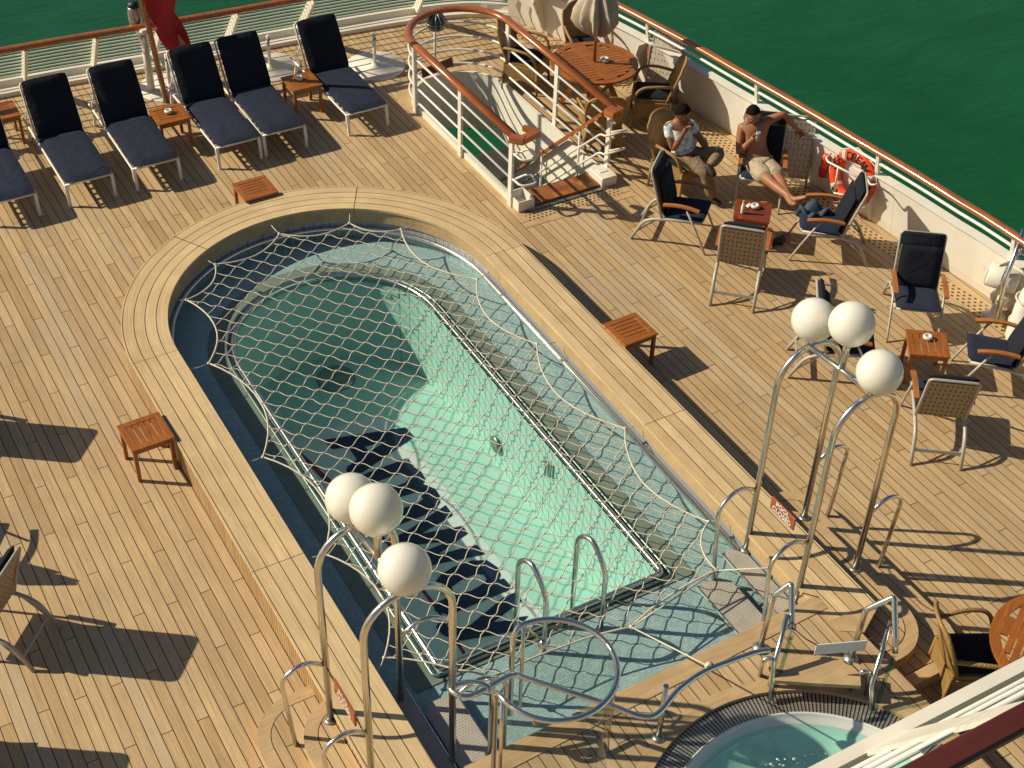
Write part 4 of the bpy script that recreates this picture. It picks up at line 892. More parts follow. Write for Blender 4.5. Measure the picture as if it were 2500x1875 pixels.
def ashtray(x,y,z,lb,first=[None],s=1.):
    if first[0] is None:
        m=MB(); m.lathe([(.03,0),(.052,.008),(.058,.03),(.050,.046),(.030,.050),(.026,.040),(.022,.022),(.0,.020)],(0,0,0),20)
        o=solo(m,'ashtray','ceramic',lb,'ashtray','round white ashtrays'); o.location=(x,y,z); first[0]=o; return o
    o=first[0].copy(); COL.objects.link(o); o.location=(x,y,z); o['label']=lb; o.scale=(s,s,s); return o
ashtray(4.84,17.42,.45,'white ashtray on the slatted table by the flagpole')
ashtray(2.72,18.50,.45,'white ashtray at the left photo edge')
ashtray(6.80,17.48,.45,'white ashtray on the table left of the rightmost lounger')
w=G((2264,827),.45); ashtray(w.x,w.y,.45,'white ashtray on the table near the right photo edge')
w=G((1843,507),.45); ashtray(w.x,w.y,.45,'white ashtray on the reddish table between the men')
w=G((1476,150),.74); ashtray(w.x,w.y,.74,'white ashtray on the round table under the parasol',s=1.2)
# bottle and napkin on the men's table
w=G((1812,520),.45); t=thing('bottle','slim pale bottle with a yellow wedge on the reddish table','bottle',(w.x,w.y,.45))
MB().lathe([(.024,0),(.026,.01),(.026,.10),(.014,.14),(.012,.16),(.0,.162)],(w.x,w.y,.45),14).build('body','ceramic',t)
M['yellow']=plain('yellow_fruit',(.75,.50,.06),.5); MB().ball((w.x,w.y,.625),.020,8,6,(1.2,.6,.8)).build('wedge','yellow',t)
w=G((1831,503),.452); m=MB(); m.sheet([[V3((w.x-.05+.03*i,w.y-.03+.03*j+.01*i,.456+.006*((i*j)%2))) for j in range(3)] for i in range(4)],.003); solo(m,'napkin','ceramic','crumpled white paper napkin beside the ashtray on the reddish table','napkin')
# ---------------- deck arm chairs ----------------
t=thing('deck_chair','x','deck chair'); chair=t; w2=.26
m=MB()
for s in (-1,1):
    m.tube(fillet([V3((.30,s*w2,.43)),V3((-.18,s*w2,.39)),V3((-.42,s*w2,.33)),V3((-.58,s*w2,.0))],.16,7),.021,8)
    m.tube([V3((-.26,s*w2,.37)),V3((-.50,s*w2,.14))],.012,6)
m.tube([V3((.30,-w2,.43)),V3((.30,w2,.43))],.015,8); m.build('seat_frame','alu',t)
m=MB().bar((-.50,-w2,.16),(-.50,w2,.16),.012,.045); m.build('rear_stretcher','alu',t)
for s in (-1,1): MB().tube(fillet([V3((.10,s*(w2+.03),.60)),V3((.30,s*(w2+.03),.22)),V3((.40,s*(w2+.03),.0))],.1,4),.015,8).build('front_leg','alu',t)
m=MB(); m.tube(fillet([V3((-.20,-w2,.37)),V3((-.31,-w2,.75)),V3((-.40,-w2,1.05)),V3((-.40,w2,1.05)),V3((-.31,w2,.75)),V3((-.20,w2,.37))],.05,4),.016,8); m.build('back_frame','alu',t)
m=MB(); g=[[V3((-.215-.10*s-.085*s*s,y,.42+.60*s)) for y in (-.25,-.12,0,.12,.25)] for s in [k/8 for k in range(9)]]; m.sheet(g,.010,False); m.build('strap_back','weave',t)
m=MB(); g=[[V3((-.18+.47*s,y,.392+.04*s)) for y in (-.25,0,.25)] for s in [k/6 for k in range(7)]]; m.sheet(g,.010,False); m.build('strap_seat','weave',t)
m=MB(); cushion(m,(.06,0,.445),.54,.50,.065,.07); m.build('seat_cushion','navyg',t)
m=MB(); BA2=math.atan2(.60,-.17); cushion(m,(-.205,0,.70),.52,.49,.06,BA2); cushion(m,(-.335,0,1.0),.17,.49,.065,math.atan2(.6,-.20)); m.build('back_cushion','navy',t)
for s in (-1,1):
    g=[[V3((-.20+.46*u,s*(w2+.03)+v,.615+.035*math.sin(PI*u)*.8)) for v in (-.028,0,.028)] for u in [k/8 for k in range(9)]]; MB().sheet(g if s>0 else g,.022,False).build('armrest','arm',t)
    m=MB().tube([V3((-.18,s*(w2+.02),.60)),V3((-.255,s*(w2),.58))],.012,6)
grpc='navy cushioned aluminium deck chairs'
CH=[((9.78,12.23),-48,'deck chair left of the reddish table, in front of the man in the patterned shirt'),
((11.205,11.145),143,'deck chair with jeans and the feet of the shirtless man on its seat'),
((9.85,11.08),46.6,'deck chair seen from behind, an orange bag at its right arm'),
((11.26,12.545),-128.3,'deck chair in which the shirtless man sits'),
((11.17,9.42),-127,'empty deck chair facing the camera against the bulwark, a strap shadow on its seat'),
((10.07,7.83),53,'deck chair seen from behind at the right, nearest the lamp arch'),
((11.25,8.18),139,'deck chair cut by the right photo edge'),
((9.87,9.165),-37,'deck chair mostly hidden behind the right hand globe lamps'),
((.36,9.79),138,'deck chair cut by the lower left photo edge'),
((.42,13.0),138,'out'),((.02,11.35),62,'out'),((-.62,8.75),150,'out')]  # the last chair is unseen, added to cast the corner shadow
for k,(p,a,lb) in enumerate(CH):
    if lb=='out': lb='deck chair outside the left photo edge casting the '+{9:'upper broad shadow',10:'narrow pointed shadow',11:'lower left corner shadow it was added for'}[k]
    a=math.radians(a)
    if k==0: chair.location=(*p,0); chair.rotation_euler.z=a; chair['label']=lb; chair['group']=grpc
    else: dup(chair,(*p,0),a,lb,grpc if k<9 else 'deck chairs outside the left photo edge')
# folded stacking chair leaning on the bulwark (white strap back), next to the shirtless man
def foldchair(loc,rz,lb,tilt):
    t=thing('folded_chair',lb,'folded chair',loc,rz,'folded strap chairs by the bulwark'); R=Matrix.Rotation(tilt,3,'Y')
    m=MB(); m.tube([R@p for p in fillet([V3((0,-.25,0)),V3((0,-.25,1.0)),V3((0,.25,1.0)),V3((0,.25,0))],.06,4)],.015,8); m.tube([R@p for p in fillet([V3((.07,-.25,.0)),V3((.09,-.25,.8)),V3((.09,.25,.8)),V3((.07,.25,.0))],.06,4)],.015,8); m.build('frame','alu',t,off=(0,0,0))
    m=MB(); m.sheet([[R@V3((0,y,.12+.84*s)) for y in (-.24,-.1,.1,.24)] for s in [k/6 for k in range(7)]],.012,False); m.sheet([[R@V3((.08,y,.12+.64*s)) for y in (-.24,-.1,.1,.24)] for s in [k/6 for k in range(7)]],.012,False); m.build('straps','weavel',t,off=(0,0,0))
    for s in (-1,1): MB().bar(R@V3((.05,s*.28,.55)),R@V3((.05,s*.28,.72)),.05,.03).build('armrest','arm',t,off=(0,0,0))
    return t
foldchair((11.83,12.62,0),math.radians(-128),'folded strap chair standing against the bulwark beside the shirtless man',-.06)
foldchair((11.62,15.35,0),math.radians(-150),'folded strap chair by the bulwark behind the round table',-.12)
# ---------------- wicker chairs, round tables ----------------
t=thing('wicker_chair','x','wicker chair'); wick=t
m=MB(); m.sheet([[V3((-.24+.50*u,y*(1+.06*u),.42)) for y in (-.24,-.08,.08,.24)] for u in (0,.5,1)],.05,False); m.build('seat','wicker',t)
m=MB()
for s in (-1,1): m.sheet([[V3((-.24+.50*u,s*.25*(1+.06*u),.40-.30*v*(1-.35*math.sin(PI*u)))) for v in (0,.5,1)] for u in [k/6 for k in range(7)]],.016,False)
m.sheet([[V3((.265,-.26+.52*u,.40-.30*v*(1-.45*math.sin(PI*u)))) for v in (0,.5,1)] for u in [k/6 for k in range(7)]],.016,False); m.sheet([[V3((-.25,-.25+.5*u,.40-.30*v*(1-.45*math.sin(PI*u)))) for v in (0,.5,1)] for u in [k/6 for k in range(7)]],.016,False); m.build('skirt','wicker',t)
for sx,sy in ((.26,-.26),(.26,.26),(-.25,-.24),(-.25,.24)): MB().tube([V3((sx,sy,.42)),V3((sx*1.08,sy*1.05,0))],.018,8).build('leg','wicker',t)
m=MB(); g=[]
for i in range(11):
    s=i/10; wd=.235+.035*math.sin(PI*s*.8); row=[]
    for j in range(9):
        v=j/8*2-1; row.append(V3((-.25-.16*s-.02*s*s+.05*v*v,wd*v*(1 if s<.85 else 1-.25*((s-.85)/.15)**2*abs(v)),.42+.56*s-.05*v*v*s)))
    g.append(row)
m.sheet(g,.022); m.build('back','wicker',t)
e=[g[i][0] for i in range(11)]+g[10][1:-1]+[g[i][8] for i in range(10,-1,-1)]; MB().tube(e,.019,8).build('back_rim','wicker',t)
for s in (-1,1): MB().tube(fillet([V3((-.30,s*.25,.66)),V3((-.02,s*.32,.69)),V3((.20,s*.33,.66)),V3((.27,s*.28,.45))],.12,6),.022,8).build('arm','wicker',t)
m=MB(); cushion(m,(.0,0,.47),.48,.46,.06,0); m.build('cushion','navy',t)
grpw='wicker armchairs with navy cushions'
WK=[((10.03,16.62),-50,'wicker armchair between the stairwell railing and the round table'),((11.02,16.52),-100,'wicker armchair on the far side of the round table, by the parasol'),((11.12,14.90),146,'wicker armchair on the bulwark side of the round table, navy seat clear in view'),((10.08,14.62),65,'wicker armchair with its back to the camera, behind the end of the stairwell rail'),((10.42,13.25),-72,'wicker armchair in which the man in the patterned shirt sits'),((7.92,5.05),-28,'wicker armchair at the lower right beside the curved teak steps')]
for k,(p,a,lb) in enumerate(WK):
    a=math.radians(a)
    if k==0: wick.location=(*p,0); wick.rotation_euler.z=a; wick['label']=lb; wick['group']=grpw
    else: dup(wick,(*p,0),a,lb,grpw)
def round_table(x,y,rz,lb,r_=.63):
    t=thing('round_table',lb,'table',(x,y,0),rz,'round teak tables'); z=.74
    m=MB(); ci=[V3((r_*math.cos(a),r_*math.sin(a),0)) for a in [2*PI*k/48 for k in range(48)]]; ci2=[p*.86 for p in ci]
    m.prism(ci,z-.03,z,holes=[ci2[::-1]]); m.build('rim','table',t,off=(0,0,0))
    m=MB(); q=r_*.86
    for k in range(15):
        y0=-q+2*q*k/15; y1=y0+2*q/15-.010; ym=max(abs(y0),abs(y1)); 
        xw=math.sqrt(max(0,q*q-ym*ym))+.01
        if abs((y0+y1)/2)<.10: xw=q+.002
        if xw>.03: m.box((0,(y0+y1)/2,z-.013),(2*xw,y1-y0,.022))
    m.build('slats','table',t,off=(0,0,0))
    MB().box((0,0,z-.002),(.20,2*q-.01,.012)).build('centre_board','table',t,off=(0,0,0))
    for a in range(4):
        R=Matrix.Rotation(a*PI/2+PI/4,3,'Z'); m=MB(); A_=R@V3((.10,.03,z-.04)); B_=R@V3((.46,.03,0)); m.bar(A_,B_,.045,.07); m.build('leg','table',t,off=(0,0,0))
        m=MB(); m.bar(R@V3((.45,-.02,z-.05)),R@V3((.14,-.02,.30)),.035,.05); m.build('brace','table',t,off=(0,0,0))
    MB().tube([V3((0,0,.05)),V3((0,0,z-.05))],.03,10).build('centre_post','table',t,off=(0,0,0))
    return t
round_table(10.53,15.56,math.radians(-5),'round slatted teak table with folded parasol through its middle')
round_table(8.47,4.55,math.radians(30),'round slatted teak table cut off at the lower right corner',.66)
# folded parasol
t=thing('parasol','closed beige parasol standing through the round teak table','parasol',(10.53,15.56,0))
MB().tube([V3((10.53,15.56,.76)),V3((10.53,15.56,2.9))],.024,10).build('pole','table',t)
m=MB(); rows=[]; N_=96
for z,r_,amp,dr in ((1.16,.05,.02,.02),(1.24,.12,.045,.06),(1.36,.21,.06,.10),(1.46,.265,.075,.09),(1.56,.25,.075,.04),(1.70,.18,.055,.0),(1.85,.12,.03,.0),(1.98,.08,.012,.0),(2.03,.072,.006,.0),(2.10,.095,.02,.0),(2.35,.12,.035,.0),(2.6,.09,.02,.0),(2.85,.035,.004,.0)):
    row=[]
    for k in range(N_+1):
        a=2*PI*k/N_; tw=a+(z-1.6)*.5; c8=1-2*abs(math.sin(4*tw))**1.3; rad=r_+amp*c8*(1+.35*math.sin(3*a+.7))+amp*.18*math.sin(11*a+z*9)
        zz=z-dr*max(0,c8)*(1+.5*math.sin(3*a+2)); rad=max(rad,.03)
        row.append(V3((10.53+rad*math.cos(a),15.56+rad*math.sin(a),zz)))
    rows.append(row)
m.sheet(rows,.006); m.build('canopy','canvas',t)
MB().tube([V3((10.53+.088*math.cos(a),15.56+.088*math.sin(a),2.01)) for a in [2*PI*k/14 for k in range(14)]],.008,6,closed=True).build('tie_cord','rope',t)
# parasol stands
for k,(x,y,lb) in enumerate(((8.28,18.13,'round white parasol stand with short pole, right of the last lounger'),(6.86,18.80,'round white parasol stand behind the paired loungers'),(5.33,18.90,'round white parasol stand behind the flagpole foot'))):
    t=thing('parasol_stand',lb,'parasol stand',(x,y,0),0,'round white parasol stands')
    m=MB(); m.lathe([(.46,0),(.46,.012),(.45,.022),(.05,.028),(.045,.06),(.0,.06)],(x,y,0),40); m.build('plate','white',t)
    MB().tube([V3((x,y,.05)),V3((x,y,.53))],.026,12).build('tube','white2',t)
    m=MB(); m.tube([V3((x+.02,y-.03,.47)),V3((x-.03,y-.07,.47))],.009,6); m.build('clamp_screw','black',t)
# ---------------- flagpole, flag, stern fittings ----------------
fb=V3((5.13,18.50,0)); fm=GY((363,67),18.60); fd=(fm-fb).normalized()
t=thing('flagpole','raked brown teak flagpole held by a white post at the stern','flagpole',tuple(fb))
MB().tube([fb,fb+fd*4.6],.042,12).build('pole','darkwood' if 'darkwood' in M else 'varnish',t)
wp=V3((5.05,18.90,0)); m=MB(); m.lathe([(.10,0),(.10,.02),(.055,.03)],tuple(wp),16); m.tube([wp,wp+V3((0,0,.92))],.055,12); m.build('support_post','white',t)
m=MB(); m.box(tuple(fm+V3((-.04,.03,-.06))),(.17,.09,.06),bev=.02); m.ball(tuple(fm+V3((.09,-.02,-.02))),.025,8,6); m.build('clamp','white',t)
A_=lambda x,y:(x/2.963,y/2.963)
fl=[[(1030,-60),(1085,-60),(1150,-60),(1210,-60),(1270,-60)],[(1045,20),(1100,20),(1160,15),(1215,10),(1272,5)],[(1085,120),(1120,120),(1165,110),(1215,100),(1262,85)],[(1125,230),(1170,215),(1215,200),(1265,185),(1315,165)],[(1170,310),(1215,290),(1262,270),(1310,250),(1352,235)],[(1215,372),(1262,355),(1305,345),(1345,335),(1385,328)]]
g=[[GY(A_(*p),18.57+.06*math.sin(j*1.9+i*.5)) for j,p in enumerate(row)] for i,row in enumerate(fl)]
def dens(g,k=3):
    out=[]
    for a,b in zip(g[:-1],g[1:]):
        for s in range(k): out.append([x.lerp(y,s/k) for x,y in zip(a,b)])
    out.append(g[-1]); o2=[]
    for row in out: o2.append(smoothpl([tuple(p) for p in row],k))
    return o2
t=thing('flag','limp red ensign with a pale emblem hanging from the flagpole','flag',tuple(g[0][0]))
MB().sheet(dens(g),.006).build('cloth','flag',t)
M['emblem']=plain('emblem_cloth',(.45,.24,.17),.8)
q=[GY(A_(*p),18.48) for p in ((1285,245),(1345,318),(1305,330))]; nn=V3((0,.006,0)); MB().add([v for v in q]+[v+nn for v in q],[(0,1,2),(5,4,3),(0,3,4,1),(1,4,5,2),(2,5,3,0)]).build('emblem','emblem',t)
c_=GY(A_(975,110),18.9); m=MB(); m.lathe([(.0,-.17),(.09,-.16),(.10,-.05),(.10,.05),(.085,.10),(.085,.13),(.0,.14)],tuple(c_),16); 
t=thing('stern_light','grey metal stern light on a bracket above the stern rail','light',tuple(c_)); m.build('housing','steel',t)
m=MB(); m.lathe([(.08,.13),(.07,.19),(.0,.20)],tuple(c_),16); m.build('cap','black',t); m=MB(); m.bar(c_-V3((0,0,.17)),c_+V3((.05,-.05,-.5)),.04,.04); m.build('bracket','white',t)
# caged deck lamp on the stairwell rail
c_=V3((rc-.05,17.34,.93)); t=thing('deck_lamp','round caged grey green lamp hanging at the far end of the stairwell rail','lamp',tuple(c_))
MB().ball(tuple(c_),.135,18,12,(1,1,.9)).build('glass_body','lampgrey',t)
m=MB()
for k in range(6): 
    R=Matrix.Rotation(k*PI/6,3,'Z'); m.tube([c_+R@V3((.15*math.cos(a),0,.14*math.sin(a))) for a in [2*PI*q/16 for q in range(16)]],.007,5,closed=True)
m.tube([c_+V3((.15*math.cos(a),.15*math.sin(a),0)) for a in [2*PI*q/16 for q in range(16)]],.007,5,closed=True); m.build('cage','steel',t)
m=MB(); 
a=GY((1030,180),17.3); b=GY((1105,150),17.3); m.bar(a,b,.02,.14); solo(m,'name_board','darkrail','small dark brown board fixed to the stairwell rail below the caged lamp','board',loc=tuple((a+b)/2))
# ---------------- lifebuoy and its bracket ----------------
bc=V3((12.04,11.64,.56)); bn=V3((-.985,-.10,.14)).normalized(); bt=V3((0,0,1)).cross(bn).normalized()*1.0; bu=bn.cross(bt).normalized()
if bu.z<0: bu=-bu
bt=bu.cross(bn)  # right hand direction as seen from the deck
t=thing('lifebuoy','orange lifebuoy lettered SEA DREAM 2 hung on the bulwark','lifebuoy',tuple(bc))
def bp(r_,a,d=0): return bc+bt*(r_*math.cos(a))+bu*(r_*math.sin(a))+bn*d
MB().tube([bp(.30,2*PI*k/48) for k in range(48)],.075,16,closed=True).build('ring','orange',t)
for a0 in (math.radians(128),math.radians(28),math.radians(-58),math.radians(222)):
    MB().tube([bp(.30,a0+s) for s in (-.085,-.04,0,.04,.085)],.079,16).build('white_band','strap',t)
m=MB()
def arc_text(txt,a_mid,step,size,r_=.30):
    n=len(txt)
    for i,ch in enumerate(txt):
        if ch==' ': continue
        a=a_mid+step*((n-1)/2-i); vs,fs=text_mesh(ch,size,.002); c0=bp(r_,a,.0775); er=bt*math.cos(a)+bu*math.sin(a); et=er.cross(bn)*-1
        et=bt*math.sin(a)-bu*math.cos(a)
        m.add([c0+et*v.x+er*v.y+bn*(v.z-.010*(v.y/size*2)**2) for v in vs],fs)
arc_text('DREAM',math.radians(80),.25,.145); arc_text('SEA',math.radians(158),.24,.135); arc_text('2',math.radians(5),.2,.135); arc_text('MA',math.radians(238),.24,.135)
m.build('lettering','black',t)
m=MB(); 
for k in range(4):
    a=math.radians(75+90*k); m.tube([bp(.38,a),bp(.41,a+.4),bp(.41,a+1.1),bp(.38,a+PI/2)],.008,6)
m.build('grab_line','rope',t)
M2_=lambda x,y:(1700+x/4.74,150+y/4.74)
t=thing('buoy_bracket','white tube bracket in front of the orange lifebuoy','bracket',tuple(GX(M2_(1600,1100),11.85)))
m=MB(); P_=[GX(M2_(*p),x) for p,x in (((1560,1070),12.0),((1500,1110),11.85),((1520,1160),11.8),((1850,1330),11.8))]; m.tube(fillet(P_,.05,4),.014,8); m.tube([GX(M2_(1640,1230),11.8),GX(M2_(1600,1500),11.85)],.012,8); m.tube(fillet([GX(M2_(1820,1230),11.9),GX(M2_(1960,1310),11.85),GX(M2_(2010,1430),11.8),GX(M2_(2110,1420),11.85)],.04,4),.012,8); m.tube([GX(M2_(1590,1520),11.85),GX(M2_(1730,1550),11.9)],.012,8); m.build('tube','white2',t)
m=MB(); q=GX(M2_(1780,1190),12.1)
for k in range(3): m.tube([q+V3((0,.06*math.cos(a)*(1-k*.2),.09*math.sin(a)*(1-k*.2))) for a in [2*PI*j/12 for j in range(12)]],.008,5,closed=True)
m.build('rope_coil','rope',t)
q=GX(M2_(1490,1150),11.98); t=thing('smoke_float','small red and orange cylinder clipped beside the lifebuoy','float',tuple(q)); m=MB(); m.lathe([(.045,-.10),(.05,-.09),(.05,.06),(.03,.10),(.0,.11)],tuple(q),14); m.build('upper_body','orange',t); m=MB(); m.lathe([(.0,-.24),(.06,-.23),(.06,-.10),(.045,-.09)],tuple(q),14); m.build('lower_body','redp',t)
# ---------------- white fairlead, bollard post and boarding ladder at right ----------------
b=V3((12.2,9.05,0)); t=thing('pedestal_winch','cream pedestal winch bolted to the deck near the right photo edge','winch',tuple(b))
m=MB(); m.lathe([(.13,0),(.13,.03),(.07,.06),(.06,.20),(.10,.24),(.12,.30),(.10,.34),(.05,.36),(.0,.36)],tuple(b),20); m.build('pedestal','cream',t)
R=Matrix.Rotation(math.radians(-52),3,'Z')@Matrix.Rotation(math.radians(96),3,'Y'); m=MB(); m.lathe([(.0,-.20),(.13,-.20),(.15,-.18),(.15,.14),(.135,.16),(.0,.17)],tuple(b+V3((.0,.02,.56))),28,R); m.build('drum','white',t)
m=MB(); m.bar(b+V3((0,0,.32)),b+V3((0,0,.5)),.08,.08,(0,1,0)); m.build('neck','cream',t)
b=GX((2455,790),12.0); b=V3((12.2,8.0,0))
t=thing('boarding_ladder','white tubular boarding ladder folded against the bulwark at the right photo edge','ladder',tuple(b))
for dx in (0,.42):
    m=MB(); m.tube(fillet([V3((12.15,8.35-dx*1.6,.0)),V3((12.12,8.42-dx*1.6,.75)),V3((12.35,8.45-dx*1.6,1.15))],.1,5),.035,10); m.build('side_tube','white2',t)
for k in range(6):
    m=MB().tube([V3((12.14+.02*k,8.36,.12+.15*k)),V3((12.14+.02*k,7.70,.12+.15*k))],.022,8); m.build('rung','white2',t)
m=MB(); m.tube(fillet([GX((2432,790),12.0),GX((2452,690),12.05),GX((2500,560),12.3)],.1,4),.028,10); m.tube(fillet([GX((2425,740),12.05),GX((2455,660),12.1),GX((2510,590),12.3)],.1,4),.02,10); m.build('steel_strut','chrome',t)
b=V3((12.02,8.52,0)); t=thing('stowed_fender','rounded cream canvas bundle lashed upright beside the boarding ladder','fender',tuple(b)); m=MB(); m.lathe([(.0,.02),(.12,.04),(.15,.15),(.14,.55),(.11,.78),(.05,.88),(.0,.89)],tuple(b),18); m.build('bundle','cream',t); 
for z in (.35,.68): MB().tube([b+V3((.155*math.cos(a),.155*math.sin(a),z)) for a in [2*PI*q/16 for q in range(16)]],.012,6,closed=True).build('lashing','rope',t)
# ---------------- railing of the upper deck, lower right foreground ----------------
t=thing('upper_deck_railing','white upper deck railing with broad dark brown handrail crossing the lower right corner','railing',(4.5,2.3,5))
MB().prism([(2.6,2.570),(6.5,2.570),(6.5,2.635),(2.6,2.635)],4.90,5.0).build('coaming','white',t)
for z,y in ((5.13,2.465),(5.34,2.345),(5.545,2.225)): MB().tube([V3((2.4,y,z)),V3((6.5,y,z))],.0155,10).build('rail_bar','white2',t)
m=MB(); m.box((4.4,1.935,6.0),(4.6,.105,.055),bev=.015); m.build('handrail','darkrail',t)
a=V3((3.42,2.50,5.0)); 
for x in (3.52,5.0):
    m=MB(); q=[V3((x-.02,2.57,4.99)),V3((x+.22,2.57,4.99)),V3((x+.20,1.97,5.965)),V3((x+.04,1.97,5.965))]
    nn=V3((0,.010,.006)); m.add([v-nn for v in q]+[v+nn for v in q],[(0,1,2,3),(7,6,5,4)]+[(i,4+i,4+(i+1)%4,(i+1)%4) for i in range(4)]); m.build('stanchion','white',t)
# ---------------- people ----------------
M['skin']=plain('tanned_skin',(.36,.155,.075),.5,var=.14,scale=9)
M['skin2']=plain('brown_skin',(.27,.115,.060),.5,var=.12,scale=9)
M['hair']=plain('dark_hair',(.012,.008,.006),.95,var=.5,scale=60,spec=.1,bmp=.8)
def cloth(name,c):
    m,nt,b=nodes(name); p=pos(nt,True); n=noise(nt,p,9.,3,.5,1.5); nt.links.new(mixc(nt,remap(nt,n,.3,.7),tuple(q*.82 for q in c),tuple(q*1.12 for q in c)),b.inputs['Base Color']); b.inputs['Roughness'].default_value=.9; bump(nt,b,n,.9,.03); return m
M['khaki']=cloth('khaki_shorts',(.46,.37,.25))
M['khaki2']=cloth('brown_trousers',(.24,.175,.10))
M['sole']=plain('dark_shoe',(.03,.02,.014),.6)
def shirt():
    m,nt,b=nodes('patterned_shirt'); p=pos(nt,True); n=noise(nt,p,9.,3,.6,1.2); n2=noise(nt,p,6.5,3,.6,1.5)
    c=mixc(nt,remap(nt,n,.50,.62),(.80,.80,.77),(.30,.42,.60)); c=mixc(nt,remap(nt,n2,.56,.66),c,(.55,.60,.30)); nt.links.new(c,b.inputs['Base Color']); b.inputs['Roughness'].default_value=.85; bump(nt,b,noise(nt,p,11.,3,.5,1.5),.9,.025); return m
M['shirt']=shirt()
def skin_obj(name,verts,edges,mat,parent,root=0,lv=2,smooth_it=0):
    """continuous surface grown round a skeleton: verts = (point, rx, ry)"""
    me=bpy.data.meshes.new(name); o_=V3((0,0,0)); q=parent
    while q is not None: o_=o_+q.location; q=q.parent
    me.from_pydata([V3(v[0])-o_ for v in verts],edges,[]); ob=bpy.data.objects.new(name,me); COL.objects.link(ob)
    me.materials.append(M[mat])
    sk=ob.modifiers.new('skin','SKIN'); sk.use_smooth_shade=True
    lay=me.skin_vertices[0].data
    k_=1.10 if name in ('shorts','trousers','shirt','shoe') else 1.; 
    for i,v in enumerate(verts): lay[i].radius=(v[1]*k_,(v[2] if len(v)>2 else v[1])*k_); lay[i].use_root=(i==root)
    ss=ob.modifiers.new('sub','SUBSURF'); ss.levels=lv; ss.render_levels=lv
    dg=bpy.context.evaluated_depsgraph_get(); me2=bpy.data.meshes.new_from_object(ob.evaluated_get(dg)); me2.name=name
    bpy.data.objects.remove(ob); ob=bpy.data.objects.new(name,me2); COL.objects.link(ob); ob.parent=parent
    if not me2.materials: me2.materials.append(M[mat])
    return ob
